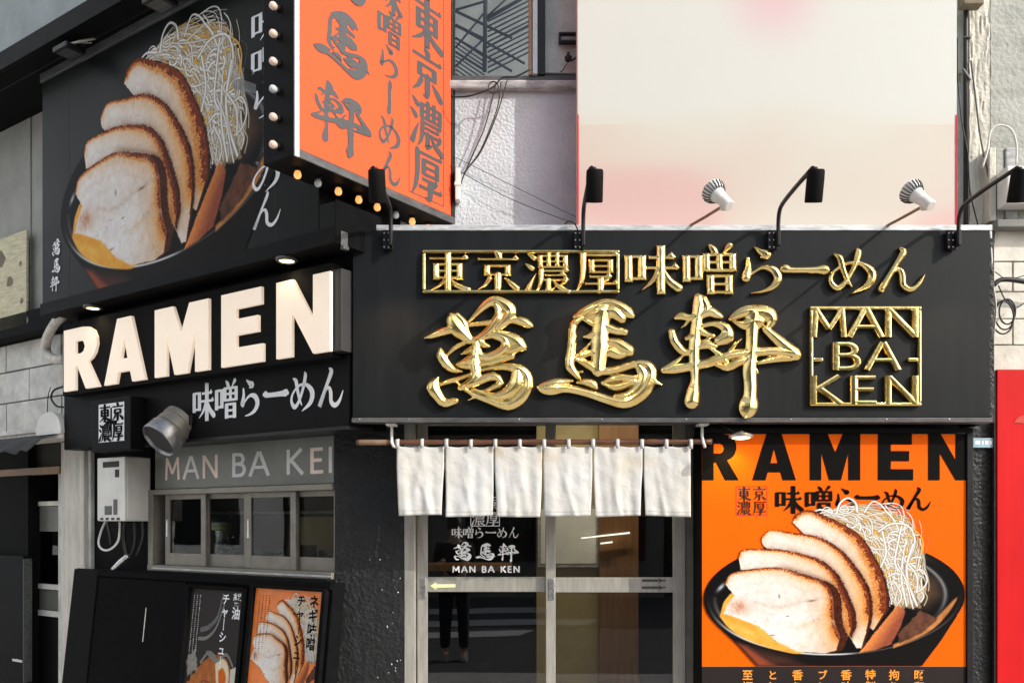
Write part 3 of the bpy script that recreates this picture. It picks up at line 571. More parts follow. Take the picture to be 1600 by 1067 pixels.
        fib = (vnoise(h, w, 2 * K, 51 + k) - .5) * 16 + (fbm(h, w, 8 * K, 61 + k) - .5) * 34
        col = np.stack([250 + fib * .5 - 10 * n1, 247 + fib * .8 - 15 * n1, 243 + fib * 1.05 - 20 * n1], -1)
        amw = 5 + 24 * al ** 1.3 * (.4 + n1)
        col = mix(col, np.exp(-np.maximum(t - cr, 0) / amw) * (.45 + .6 * al), np.stack([240 - 12 * n3, 172 - 40 * n2, 90 - 40 * n2], -1))
        col = mix(col, np.exp(-((t - cr - 15 - 9 * n1) / 2.6) ** 2) * .42 * n2 + np.exp(-((t - cr - 27 - 12 * n1) / 3.) ** 2) * .30 * n1, rgb(214, 180, 158))
        u = t / np.maximum(cr, .4) + (n2 - .5) * 1.3 + (n3 - .5) * .7
        col = mix(col, (1.75 - u) / .5, np.stack([206 + 44 * n3, 120 + 50 * n3, 52 + 40 * n3], -1))
        col = mix(col, (1.05 - u) / .35 * np.clip(.25 + al * 1.1 + red, 0, 1), np.stack([96 + 130 * n3 * n2, 38 + 66 * n3 * n2, 20 + 34 * n3 * n2], -1))
        if k < 3: col = mix(col, np.exp(-np.maximum(A.sd([(p[0] + sl[k + 1][3], p[1]) for p in sl[k + 1][0]]), 0) / 3.5) * .45, rgb(120, 70, 40))
        if k == 3:
            ln = A.dist(A.line([(1180, 940), (1215, 948), (1260, 938), (1300, 932)])); col = mix(col, np.exp(-(ln / 3) ** 2) * .5 * (.2 + n2), rgb(200, 164, 136)); col = mix(col, np.exp(-((A.dist(A.line([(1186, 934), (1225, 938), (1262, 930)]))) / 9) ** 2) * .22, rgb(216, 190, 172))
            col = mix(col, np.exp(-((A.dist(A.line([(1255, 976), (1280, 970), (1306, 972)]))) / 4) ** 2) * .55 * (.4 + n2), rgb(232, 196, 150))
            col = mix(col, np.exp(-(((X - 1153) / 13) ** 2 + ((Y - 948) / 10) ** 2)) * 1.1 * (.1 + n2 * 1.2), rgb(196, 120, 78)); col = mix(col, np.exp(-(((X - 1172) / 22) ** 2 + ((Y - 950) / 9) ** 2)) * .55 * n1, rgb(224, 176, 140))
            vein = np.exp(-((vnoise(h, w, 6 * K, 33) - .5) / .03) ** 2) * np.clip((vnoise(h, w, 15 * K, 41) - .42) * 4, 0, 1) * np.clip((Y - 930) / 25, 0, 1); col = mix(col, vein * .42, rgb(168, 148, 136))
            col = mix(col, np.clip((vnoise(h, w, 20 * K, 47) - .5) * 2.4, 0, 1) * .20, rgb(214, 196, 190))
            for (hx, hy, rx, ry_) in ((1217, 931, 1.3, 3), (1268, 938, 6, 1.3), (1190, 985, 4, 1.2), (1205, 992, 6, 1.0), (1230, 962, 3, .9)): col = mix(col, np.exp(-(((X - hx) / rx) ** 2 + ((Y - hy + (X - hx) * .12) / ry_) ** 2)) * .75, rgb(104, 72, 54))
            col = mix(col, (1 + A.sd(full) / 3.0) * .30 * (Y > 930), rgb(238, 196, 140))
        A.over(.5 - d / 1.1, np.clip(col, 0, 255))
    return A.mesh('bowl_picture')
ART = bowl_art()
def food(parent, name, x, z, y, sx, sz, roty=0., ax=1303., ay=932., art=None):
    """The printed bowl, its art point (ax, ay) put at facade x, z."""
    o = link(name, art or ART, parent); b = ofs(parent); o.scale = (sx, 1, sz); o.rotation_euler = (0, roty, 0)
    v = Matrix.Rotation(roty, 3, 'Y') @ Vector((ax * sx, 0, -ay * sz)); o.location = (x - v.x - b[0], y - b[1], z - v.z - b[2]); return o
# ------------------------------------------------------------------ ground and street
def structure(name, m, mb): return mb.build(name, m, None, kind='structure')
structure('road', 'asphalt', MB().add([(-150, -150, -.12), (150, -150, -.12), (150, 150, -.12), (-150, 150, -.12)], [(0, 1, 2, 3)]))
structure('pavement', 'paving', MB().add([(-9, 1.2, 0), (9, 1.2, 0), (9, 12, 0), (-9, 12, 0), (-9, 1.2, -.12), (9, 1.2, -.12)], [(0, 1, 2, 3), (4, 5, 1, 0)]))
for y, wd, xr_ in ((-2.1, .75, .1), (-3.7, .95, 1.3), (-5.7, 1.1, .7)):
    structure('road_marking', 'road_white', MB().add([(-4.2, y, -.115), (-4.2, y - wd, -.115), (xr_ + .25, y - wd - .75, -.115), (xr_, y - .75, -.115)], [(0, 1, 2, 3)]))
# buildings across the street (seen in the glass and in the gilded letters)
def far_building(label, m, x0, x1, y, hgt, cols, rows):
    b = thing('far_building', label, 'building', F, (x0, y, 0), 'buildings across the street')
    bx('wall', m, b, x0, x1, y - 8, y, -.12, hgt, 0)
    bx('parapet', 'concrete_grey', b, x0 - .1, x1 + .1, y - 8.1, y + .12, hgt, hgt + .4, 0)
    me = None; cw = (x1 - x0) / cols; rh = hgt / rows
    for i in range(cols):
        for j in range(rows):
            xa, za = x0 + cw * (i + .18), rh * (j + .25)
            if me is None:
                o = MB().box(xa, xa + cw * .64, y + .003, y + .06, za, za + rh * .55).build('window', 'window_dark', b); me = o.data; ref = (xa, za)
            else: link('window', me, b, (xa - ref[0], 0, za - ref[1]))
far_building('low beige block opposite with a grid of dark windows', 'facade_beige', -11.5, 3.5, -10, 8.6, 6, 3)
def added_side_block(label, m, y0, y1, hgt, rows):  # unseen blocks added to bounce sun onto the side facade and tone its reflections
    b = thing('far_building', label, 'building', F, (-13, y0, 0), 'unseen blocks added down the side street for bounce and reflection')
    bx('wall', m, b, -21, -13, y0, y1, -.12, hgt, 0); bx('parapet', 'concrete_grey', b, -21.1, -12.88, y0 - .05, y1 + .05, hgt, hgt + .4, 0); n = max(1, int((y1 - y0) / 2.2)); cw = (y1 - y0) / n
    for i in range(n):
        for j in range(rows): MB().box(-13.04, -12.99, y0 + cw * (i + .3), y0 + cw * (i + .7), 1.2 + 3.4 * j, 2.8 + 3.4 * j).build('window', 'window_dark', b)
added_side_block('unseen white block added to bounce sun, far end of the side street', 'stucco_white', -15, .6, 13, 3)
added_side_block('unseen dark narrow block added to dim reflections, middle of the side street', 'concrete_grey', .7, 4.4, 12, 3)
added_side_block('unseen white block added to bounce and reflect sun, nearest the corner shop', 'stucco_white', 4.5, 10, 14, 3)
far_building('grey low block opposite right with dark windows', 'facade_grey', 4.2, 13, -10.4, 6.6, 4, 2)

# ------------------------------------------------------------------ the shop building
bld = thing('shop_building', 'corner building with black rendered ground floor and pale stucco above', 'building', F, (-1.05, 5.4, 0))
x0 = F.at(632, 0, 5.4)[0]; xr = F.at(1085, 0, 5.4)[0]; xe = F.at(1553, 0, 5.4)[0]
DT = 2.30                                                # top of the door opening
def slab(name, m, x0, x1, z0, z1, y0=5.4, y1=5.75, nx=24, nz=40, amp=.006, seed=1):
    mb = MB(); rn = np.random.default_rng(seed); g = rn.random((nz + 1, nx + 1)) * amp
    v = [(x0 + (x1 - x0) * i / nx, y0 - g[j, i], z0 + (z1 - z0) * j / nz) for j in range(nz + 1) for i in range(nx + 1)]
    mb.add(v, [(j * (nx + 1) + i, j * (nx + 1) + i + 1, (j + 1) * (nx + 1) + i + 1, (j + 1) * (nx + 1) + i) for j in range(nz) for i in range(nx)])
    mb.box(x0, x1, y0 + .002, y1, z0, z1)
    return mb.build(name, m, bld, smooth='angle')
slab('front_wall', 'rough_black', -1.053, x0 - .003, 0, 2.6)
pier_chips = MB(); rs = random.Random(3)
for k in range(16):
    px = rs.choice([rs.uniform(575, 628), rs.uniform(605, 629)]); py = rs.uniform(835, 1062); x, z = F.at(px, py, 5.388); r = rs.uniform(.0015, .006)
    pts = [(x + r * rs.uniform(.4, 1.1) * math.cos(a), z + r * rs.uniform(.6, 2.0) * math.sin(a)) for a in (0, 1.2, 2.5, 3.7, 5)]
    pier_chips.flat(pts, 5.388)
o = pier_chips.build('paint_chips', 'chip_white', bld, kind='stuff')
slab('front_wall', 'rough_black', xr + .003, xe, 0, 2.6, seed=4)
bx('lintel', 'dull_black', bld, x0 - .003, xr + .003, 5.402, 5.75, DT, 2.6, 0)
# upper storey
zl = F.at(0, 130, 5.55)[1]
UPX0, UPX1 = F.at(560, 0, 5.55)[0], F.at(1500, 0, 5.55)[0]
slab('upper_wall', 'stucco', UPX0, F.at(1512, 0, 5.55)[0], 2.601, zl, 5.55, 5.9, 20, 20, .004, 8)
zt = 5.6
xw = F.at(852, 0, 5.55)[0]
slab('upper_wall', 'stucco_upper', xw, F.at(1512, 0, 5.55)[0], zl + .06, zt, 5.551, 5.9, 20, 20, .004, 9)
# ledge under the upper window
lx0, lx1 = F.at(705, 0, 5.42)[0], F.at(904, 0, 5.42)[0]
z1, z0 = F.at(0, 114, 5.42)[1], F.at(0, 128, 5.42)[1]
bx('ledge', 'ledge', bld, lx0 - .5, lx1, 5.50, 5.549, z0, z1, .012)
bx('ledge', 'grey_trim', bld, lx0 - .5, lx1, 5.515, 5.549, z1 + .002, z1 + .03, .004)
# upper window with the steel truss behind it
wn = MB(); wz0 = z1 + .03
for (a, b2, m) in ((826, 832, 'frame_brown'), (832, 840, 'frame_blue'), (840, 852, 'black_metal')):
    xa, xb = F.at(a, 0, 5.5)[0], F.at(b2, 0, 5.5)[0]
    bx('window_frame', m, bld, xa + .001, xb - .001, 5.5 - (.01 if m == 'frame_blue' else 0), 5.62, wz0, zt, .002)
MB().rect(UPX0 - .3, F.at(826, 0, 5.6)[0], wz0, zt, 5.60).build('window_pane', 'upper_glass', bld)
bx('room_wall', 'concrete_grey', bld, UPX0 - .6, F.at(845, 0, 5.6)[0], 7.2, 7.3, wz0 - .3, zt + 1, 0)
tr = MB(); ty = 6.2
def tl(p, q, r=.012): a = F.at(*p, ty); b = F.at(*q, ty); tr.tube([(a[0], ty, a[1]), (b[0], ty, b[1])], r * .68, 6)
for p, q, r in [((759, -30), (757, 112), .024), ((712, 16), (760, 2), .012), ((712, 18), (800, 60), .014), ((760, 30), (830, -10), .018), ((712, 40), (820, 100), .012), ((712, 60), (800, 112), .012), ((712, 82), (760, 112), .012), ((712, 75), (757, 20), .010), ((757, 60), (712, 104), .01), ((757, 30), (790, 0), .01), ((760, 75), (826, 40), .010), ((712, 40), (757, 62), .016)]: tl(p, q, r)
for k in range(11): tl((762, 34 + k * 8), (826, 2 + k * 8), .008)
for k in range(9): tl((712, 60 + k * 7), (757, 90 + k * 7), .007)
tr.build('steel_truss', 'truss', bld, smooth=True)
# left (side) facade walls
bx_l = thing('side_wall', 'dark side wall of the corner shop behind the signs and window', 'wall', L, (-2.7, 0, 0))
wx0, wx1 = L.at(235, 0, 0)[0], -.004
bx('wall', 'dull_black', bx_l, -2.70, wx0, .003, .3, 0, 2.45, 0)
bx('wall', 'dull_black', bx_l, wx0, wx1, .003, .3, 0, 1.24, 0)
bx('wall', 'dull_black', bx_l, -2.70, .25, .003, .3, 2.14, 4.86, 0)
bx('sill', 'dull_black', bx_l, L.at(150, 0, -.05)[0], -.004, -.06, .003, 1.235, 1.262, .004)

# ------------------------------------------------------------------ the front signboard with gilded letters
YS = 5.05
sx0, sx1 = F.at(551, 0, YS)[0], F.at(1547, 0, YS)[0]
sz1, sz0 = F.at(0, 357, YS)[1], F.at(0, 660, YS)[1]
sg = thing('shop_signboard', 'wide black signboard over the entrance with raised gold Japanese lettering', 'sign', F, (sx0, YS, sz0))
bx('panel', 'sign_black', sg, sx0, sx1, YS, 5.40, sz0 + .028, sz1, .004)
bx('bottom_trim', 'grey_trim', sg, sx0 - .004, sx1 + .006, YS - .012, 5.14, sz0, sz0 + .026, .003)
tz = F.at(0, 372, YS)[1]
bx('top_trim', 'galvanised', sg, F.at(588, 0, YS)[0], sx1 + .01, YS - .006, 5.42, sz1 - .013, sz1 + .018, .003)
bx('side_trim', 'rough_black', sg, sx1 + .003, sx1 + .03, YS + .01, 5.395, sz0, sz1 - .05, .004)
sc_m = MB()
for px in (565, 640, 800, 960, 1090, 1250, 1400, 1500):
    x, z = F.at(px + rs.uniform(-20, 20), 655, YS - .012); MB().lathe([(.004, 0), (.004, .003), (.002, .004)], (x, YS - .012, z), (0, -1, 0), 8).build('screw', 'steel', sg, smooth=True)
RS = (.018, .013)
def gold_char(ch, table, px0, px1, py0, py1, ridge, name='gilded_character', fat=1.):
    x, z1_ = F.at(px0, py0, YS - .002); x2, z0_ = F.at(px1, py1, YS - .002)
    emboss(table[ch], x, z0_, x2 - x, z1_ - z0_, YS - .002, ridge[0], ridge[1], fat, 110).build(name, 'gold', sg, smooth='angle')
for ch, a, b2 in (('東', 667, 734), ('京', 743, 812), ('濃', 821, 890), ('厚', 897, 966)): gold_char(ch, MIN, a, b2, 396, 457, RS, fat=1.5)
fx0, fz1 = F.at(661, 393, YS); fx1, fz0 = F.at(967, 460, YS)
fr = MB()
for st in (((0, 0), (100, 0)), ((0, 100), (100, 100))): pass
tw = .017
for (a, b2, c, d) in ((fx0, fx1, fz1 - tw, fz1), (fx0, fx1, fz0, fz0 + tw)): fr.box(a, b2, YS - .030, YS - .002, c, d)
for (a, b2) in ((fx0, fx0 + tw), (fx1 - tw, fx1)): fr.box(a, b2, YS - .0295, YS - .002, fz0 + tw, fz1 - tw)
fr.build('gilded_border', 'gold', sg, bevel=.006)
for ch, a, b2, c, d in (('味', 976, 1060, 386, 460), ('噌', 1067, 1149, 386, 460), ('ら', 1152, 1230, 386, 459), ('ー', 1220, 1292, 386, 459), ('め', 1290, 1370, 388, 458), ('ん', 1368, 1445, 388, 456)): gold_char(ch, MIN, a, b2, c, d, RS, fat=1.5)
BR = (.026, .025)
def gold_brush(ch, x0p, y0p, wp, hp, unit):   # crop rectangle of the trace in photo pixels
    x, zt_ = F.at(x0p, y0p, YS - .002); x2, zb = F.at(x0p + wp, y0p + hp, YS - .002); s = x2 - x
    emboss(BRUSH[ch], x, zb, s, s, YS - .002, BR[0], BR[1], 1.27, 240).build('gilded_character', 'gold', sg, smooth='angle')
gold_brush('萬', 650, 460, 200, 200, 1067); gold_brush('馬', 830, 460, 210, 200, 1120); gold_brush('軒', 1030, 460, 220, 200, 1174)
# MAN BA KEN seal
qx0, qz1 = F.at(1263, 480, YS); qx1, qz0 = F.at(1437, 635, YS); sb = MB(); tw = .020
sb.box(qx0, qx1, YS - .026, YS - .002, qz1 - tw, qz1); sb.box(qx0, qx1, YS - .026, YS - .002, qz0, qz0 + tw)
sb.box(qx0, qx0 + tw, YS - .0255, YS - .002, qz0 + tw, qz1 - tw); sb.box(qx1 - tw, qx1, YS - .0255, YS - .002, qz0 + tw, qz1 - tw)
zm = F.at(0, 563, YS)[1]
sb.box(qx0 + tw, qx0 + tw + .055, YS - .025, YS - .002, zm - .011, zm + .011); sb.box(qx1 - tw - .055, qx1 - tw, YS - .025, YS - .002, zm - .011, zm + .011)
sb.build('gilded_border', 'gold', sg, bevel=.007)
def fit_roman(text, px0, px1, py0, py1, ridge, starts):
    z1_ = F.at(0, py0, YS)[1]; z0_ = F.at(0, py1, YS)[1]; h = z1_ - z0_
    for ch, (a, b2) in zip(text, starts):
        xa, xb = F.at(a, 0, YS - .002)[0], F.at(b2, 0, YS - .002)[0]; wd, st = ROM[ch]
        put(MB(), st, xa, z0_, (xb - xa) * 100 / wd, h, YS - .002, ridge, fat=1.6).build('gilded_letter', 'gold', sg, smooth='angle')
RR = (.016, .012)
fit_roman('MAN', 0, 0, 483, 528, RR, ((1266, 1321), (1323, 1378), (1380, 1434)))
fit_roman('BA', 0, 0, 536, 579, RR, ((1298, 1342), (1350, 1404)))
fit_roman('KEN', 0, 0, 588, 632, RR, ((1263, 1314), (1326, 1368), (1380, 1434)))

# gooseneck spotlights on the signboard's top edge
def spotlight(px, label, lit):
    bxp, _ = F.at(px, 0, YS - .03); zb0, zb1 = F.at(0, 392, YS)[1], F.at(0, 362, YS)[1]
    t = thing('gooseneck_spotlight', label, 'spotlight', F, (bxp, YS - .014, zb0), 'black gooseneck spotlights above the signboard')
    MB().box(bxp - .028, bxp + .028, YS - .030, YS - .008, zb0, zb1).box(bxp + .012, bxp + .028, YS - .075, YS - .030, zb0 + .01, zb1 - .01).build('bracket', 'black_metal', t, bevel=.003)
    s2 = MB()
    for i in (-.020, .004):
        for j in (.012, .05, .088): MB().lathe([(.005, 0), (.005, .004), (.002, .006)], (bxp + i, YS - .030, zb0 + j), (0, -1, 0), 8).build('bolt', 'steel', t, smooth=True)
    arm = [(bxp + .02, YS - .06, zb0 + .02), (bxp + .02, YS - .06, zb1 + .02), (bxp + .02, YS - .075, zb1 + .075), (bxp + .02, YS - .13, zb1 + .105), (bxp + .018, YS - .35, zb1 + .11), (bxp + .014, 4.40, zb1 + .10)]
    sm = [tuple(p) for p in smooth_pts(arm, 4)]
    MB().tube(sm, .0115, 8).build('arm', 'black_metal', t, smooth=True)
    hx, hy, hz = bxp + .030, 4.40, zb1 + .095
    ax = Vector((0, .30, -1)).normalized()
    MB().lathe([(.012, -.03), (.018, -.012), (.020, .004)], (hx - .012, hy, hz), (0, 0, 1), 10).build('joint', 'black_metal', t, smooth='angle')
    MB().lathe([(.002, -.012), (.036, -.010), (.041, -.002), (.042, .03), (.042, .138), (.040, .142), (.036, .142), (.034, .125)], (hx, hy, hz - .012), ax, 24).build('lamp_head', 'dull_black', t, smooth='angle')
    o = MB().lathe([(.033, .126), (.002, .127)], (hx, hy, hz - .012), ax, 20).build('lens', 'lamp_lens' if lit else 'bulb_clear', t)
    if lit:
        ld = bpy.data.lights.new('lamp_light', 'SPOT'); ld.energy = 9; ld.spot_size = R(52); ld.spot_blend = .8; ld.color = (1, .66, .38); ld.shadow_soft_size = .03
        lo = bpy.data.objects.new('lamp_light', ld); COL.objects.link(lo); lo.parent = t
        b = ofs(t); q = Vector((hx, hy, hz - .012)) + ax * .15; lo.location = q - Vector(b)
        lo.rotation_euler = (Vector((0, .80, -1)).normalized()).to_track_quat('-Z', 'Y').to_euler()
spotlight(606, 'black gooseneck spotlight in front of the orange projecting sign', True)
spotlight(905, 'black gooseneck spotlight at the left edge of the cream banner', True)
spotlight(1208, 'black gooseneck spotlight between the two white reflector lamps', True)
spotlight(1488, 'black gooseneck spotlight over the right end of the signboard', True)
def reflector(px0, px1, py1, label):
    xb = F.at(px0, 0, 5.12)[0]; yh = 4.50; xh, zh = F.at(px1, py1, yh)
    t = thing('reflector_lamp', label, 'lamp', F, (xb, 5.2, sz1 + .02), 'white reflector lamps aimed at the banner')
    arm = [(xb, 5.24, sz1 + .018), (xb, 5.12, sz1 + .028), (xb + (xh - xb) * .5, (5.12 + yh) / 2, (sz1 + .028 + zh) / 2), (xh, yh, zh)]
    MB().tube([tuple(p) for p in smooth_pts(arm, 4)], .008, 8).build('arm', 'frame_brown', t, smooth=True)
    MB().lathe([(.013, -.02), (.018, -.01), (.018, .012), (.012, .02)], (xh, yh, zh), (0, 0, 1), 12).build('joint', 'cable_white', t, smooth='angle')
    ax = Vector((-.40, .62, .72)).normalized(); o = Vector((xh, yh, zh)) + Vector((.012, -.01, .012))
    MB().lathe([(.002, -.034), (.024, -.033), (.028, -.028), (.028, .025), (.0265, .028), (.0265, .032), (.030, .035), (.036, .075), (.038, .08)], o, ax, 24).build('socket', 'white_plastic', t, smooth='angle')
    MB().lathe([(.036, .0805), (.052, .100), (.058, .122), (.058, .134), (.050, .138), (.002, .130)], o, ax, 24).build('reflector', 'white_plastic', t, smooth='angle')
    u = ax.cross(Vector((0, 0, 1))).normalized(); w = ax.cross(u)
    for k in range(20):
        a = 2 * math.pi * k / 20; d = u * math.cos(a) + w * math.sin(a); q = o + ax * .080
        MB().tube([q + d * .041, q + d * .055 + ax * .022, q + d * .0605 + ax * .046], [.0032, .0032, .003], 4).build('cooling_fin', 'grey_trim', t)
reflector(1075, 1130, 322, 'white reflector lamp on a thin arm before the middle of the cream banner')
reflector(1382, 1443, 322, 'white reflector lamp on a thin arm near the right edge of the cream banner')

# ------------------------------------------------------------------ cream banner above the signboard
nx0, nx1 = F.at(902, 0, 5.3)[0], F.at(1495, 0, 5.3)[0]
bn = thing('banner_sign', 'large blank cream and pink banner panel above the signboard', 'sign', F, (nx0, 5.3, sz1 + .03))
bx('panel', 'banner_print', bn, nx0, nx1, 5.30, 5.40, sz1 + .02, 5.5, .003)
rd = MB(); zr = F.at(0, 180, 5.3)[1]
rd.rect(nx0 + .001, nx0 + .008, sz1 + .03, zr, 5.2965); rd.rect(nx1 - .008, nx1 - .001, sz1 + .03, zr, 5.2965); rd.rect(nx0 + .008, nx1 - .008, sz1 + .022, sz1 + .040, 5.2965)
rd.build('red_edge', 'red_sign', bn)

# ------------------------------------------------------------------ noren curtain
YN = 5.12
def bracket(px, label):
    x, z = F.at(px, 690, YN)
    t = thing('curtain_bracket', label, 'bracket', F, (x, YN, z), 'white hooks holding the curtain rod')
    bx('plate', 'white_plastic', t, x - .028, x + .028, YN - .05, YN + .05, sz0 - .012, sz0 - .001, .002)
    MB().tube([(x, YN, sz0 - .01), (x, YN, z + .03), (x + .003, YN - .02, z - .005), (x + .012, YN - .012, z - .026), (x + .018, YN + .012, z - .028), (x + .02, YN + .022, z - .01)], .0085, 8).build('hook', 'white_plastic', t, smooth=True)
bracket(612, 'white hook holding the left end of the curtain rod'); bracket(1097, 'white hook holding the right end of the curtain rod')
rx0, rz = F.at(557, 691, YN); rx1, _ = F.at(1112, 691, YN)
rod = thing('curtain_rod', 'dark brown bamboo rod carrying the white shop curtain', 'rod', F, (rx0, YN, rz))
pp = []; rr = []
for k in range(61):
    t = k / 60; pp.append((rx0 + (rx1 - rx0) * t, YN, rz + .004 * t)); rr.append(.0145 if k % 10 else .0175)
MB().tube(pp, rr, 12).build('pole', 'bamboo', rod, smooth=True)
MB().lathe([(.0147, 0), (.016, .002), (.016, .17), (.012, .172)], (rx0 - .001, YN, rz), (1, 0, 0), 12).build('pole_end', 'bamboo_pale', rod, smooth='angle')
nr = thing('shop_curtain', 'white linen shop curtain of six split panels over the sliding door', 'curtain', F, (rx0, YN, F.at(0, 806, YN)[1]))
edges = [(620, 694), (696, 771), (772.5, 847), (848.5, 925.5), (927, 1004), (1005.5, 1079)]
zt_, zb_ = F.at(0, 697, YN)[1], F.at(0, 806, YN)[1]
for k, (a, b2) in enumerate(edges):
    xa, xb = F.at(a, 0, YN)[0], F.at(b2, 0, YN)[0]; nxq, nzq = 26, 30; v = []; r1 = random.Random(k * 7 + 1)
    ph = [r1.uniform(0, 6.28) for _ in range(6)]; fq = [r1.uniform(1, 2.6) for _ in range(3)]; lean = r1.uniform(-.3, .3)
    zoff = r1.uniform(-.003, .003)
    for side in (0, 1):
        for j in range(nzq + 1):
            t = j / nzq
            for i in range(nxq + 1):
                s = i / nxq; op = max(0, (t - .3) / .7)
                gl, gr = (.013, .013)
                xx = xa + (xb - xa) * s + op * (gl * (1 - s) - gr * s) * (.6 + .4 * math.sin(ph[3])) + .004 * op * math.sin(ph[4] + t * 3)
                dip = .003 * math.cos(s * 4 * math.pi) * max(0, 1 - t * 5)
                zz = zt_ + (zb_ - zt_) * t * (1 + .012 * math.sin(ph[5] + s * 2.2)) + zoff * t - (.003 - dip if t < .2 else 0) * (1 - t / .2 if t < .2 else 0)
                am = .002 + .006 * t
                yy = YN + .002 - am * (math.sin(s * 6.28 * fq[0] + ph[0] + lean * t * 5) * .6 + math.sin(s * 6.28 * fq[1] * 1.8 + ph[1] - t * 2.2) * .3) - .012 * t
                yy -= .006 * math.exp(-((s - .5 - lean * (t - .3)) / .09) ** 2) * math.sin(t * 3.1) + .007 * math.exp(-((s - .2 + .8 * lean * t - .35 * t) / .05) ** 2) * t
                yy -= .0035 * math.sin(7 * s + 9 * t + ph[2]) * math.sin(4 * t + 3 * s + ph[1]) + .0016 * math.sin(17 * s - 13 * t + ph[2]) * math.sin(6 * s + 8 * t)
                v.append((xx, yy + side * .0025, zz))
    n1 = (nxq + 1); N = n1 * (nzq + 1); fcs = []
    for j in range(nzq):
        for i in range(nxq):
            a0 = j * n1 + i; fcs.append((a0, a0 + n1, a0 + n1 + 1, a0 + 1)); fcs.append((N + a0, N + a0 + 1, N + a0 + n1 + 1, N + a0 + n1))
    for i in range(nxq): fcs += [(nzq * n1 + i, N + nzq * n1 + i, N + nzq * n1 + i + 1, nzq * n1 + i + 1), (i, i + 1, N + i + 1, N + i)]
    for j in range(nzq): fcs += [(j * n1, N + j * n1, N + (j + 1) * n1, (j + 1) * n1), (j * n1 + nxq, (j + 1) * n1 + nxq, N + (j + 1) * n1 + nxq, N + j * n1 + nxq)]
    pnl = MB().add(v, fcs).build('curtain_panel', 'linen', nr, smooth=True)
    hem = MB(); yy0 = lambda i, j: v[j * n1 + i]
    for (i, j, i2, j2) in [(q, 28, q + 1, 28) for q in range(nxq)]: a_, b_ = yy0(i, j), yy0(i2, j2); hem.tube([(a_[0], a_[1] - .0008, a_[2]), (b_[0], b_[1] - .0008, b_[2])], .0011, 4, False)
    hem.build('hem_stitch', 'hem_thread', pnl)
lm = None
for k in range(13):
    x = F.at(621 + k * 38.1, 0, YN)[0] + .002; ring = []
    for side in (-.0105, .0105):
        for q in range(13):
            a = math.pi * q / 12; ring.append((side, -.019 * math.cos(a), .019 * math.sin(a)))
    if lm is None:
        mb = MB(); vv = []
        prof = [(-.0185, -.036), (-.0195, -.01)] + [(-.0195 * math.cos(math.pi * q / 10), .0195 * math.sin(math.pi * q / 10)) for q in range(11)] + [(.0195, -.01), (.012, -.036)]
        for sx_ in (-.0105, .0105): vv += [(x + sx_, YN + a, rz + b2) for a, b2 in prof]
        n = len(prof); mb.add(vv, [(i, i + 1, n + i + 1, n + i) for i in range(n - 1)])
        o = mb.build('hanging_loop', 'linen', nr, smooth=True); so_ = o.modifiers.new('cloth', 'SOLIDIFY'); so_.thickness = .002; so_.offset = 1; lm = o; lx = x
    else:
        c = lm.copy(); COL.objects.link(c); c.location = (x - lx, 0, rs.uniform(-.002, .002))

# ------------------------------------------------------------------ sliding door
dr = thing('sliding_door', 'aluminium two-leaf sliding glass door behind the white curtain', 'door', F, (x0, 5.4, 0))
def fx(px, y=5.4): return F.at(px, 0, y)[0]
def fz(py, y=5.4): return F.at(0, py, y)[1]
bx('door_frame', 'aluminium', dr, fx(632), fx(649), 5.395, 5.60, 0, DT, .003); bx('door_frame', 'aluminium_dark', dr, fx(1072), fx(1086), 5.41, 5.60, 0, DT, .003)
bx('door_frame', 'aluminium', dr, fx(649), fx(1072), 5.40, 5.60, DT - .05, DT, .003)
def leaf(a, b2, y, hx0, hx1, st1, st2):
    lf = bx('door_leaf', 'aluminium', dr, a, a + st1, y, y + .035, .02, DT - .052, .003)
    def sub(nm, m, *q, bevel=.002): return bx(nm, m, lf, *q, bevel=bevel)
    sub('stile', 'aluminium', b2 - st2, b2, y, y + .035, .02, DT - .052)
    zr1, zr0 = fz(902), fz(925)
    sub('rail', 'aluminium', a + st1, b2 - st2, y + .002, y + .033, zr0, zr1); sub('rail', 'aluminium', a + st1, b2 - st2, y + .002, y + .033, .02, .14); sub('rail', 'aluminium', a + st1, b2 - st2, y + .002, y + .033, DT - .12, DT - .052)
    MB().rect(a + st1, b2 - st2, .14, zr0, y + .016).build('glass_pane', 'door_glass', lf); MB().rect(a + st1, b2 - st2, zr1, DT - .12, y + .0165).build('glass_pane', 'door_glass', lf)
    h = MB().box(hx0, hx1, y - .006, y + .001, fz(937), fz(903)).build('door_pull', 'steel', lf, bevel=.002)
    return lf
la = leaf(fx(651), fx(869), 5.44, fx(655), fx(664), fx(667) - fx(651), fx(869) - fx(853)); lb = leaf(fx(853), fx(1071), 5.40, fx(857), fx(866), fx(868) - fx(853), fx(1071) - fx(1052))
# door print on the left leaf
ya = 5.4535
st = thing('door_lettering', 'white shop-name lettering on the left pane of the sliding door', 'lettering', F, (fx(706), ya, fz(895)))
def strip(text, table, px0, px1, py0, py1, m, parent, y, fat=1., nm='character'):
    n = len(text); xa, z1_ = F.at(px0, py0, y); xb, z0_ = F.at(px1, py1, y); cw = (xb - xa) / n
    chars(text, parent, m, xa + cw * .03, z0_, cw * .94, z1_ - z0_, y, dx=cw, table=table, fat=fat, name=nm)
strip('味噌らーめん', MIN, 705, 811, 823, 840, 'white_print', st, ya, 1.1)
strip('萬馬軒', BRUSH, 705, 812, 845, 879, 'white_print', st, ya, 1.05)
xx_ = fx(707, ya); hh = fz(884, ya) - fz(894, ya); ww = roman_width('MAN BA KEN', hh, 24); roman('MAN BA KEN', st, 'white_print', xx_, fz(894, ya), hh, ya, 24, fat=1.7, squeeze=(fx(812, ya) - xx_) / ww)
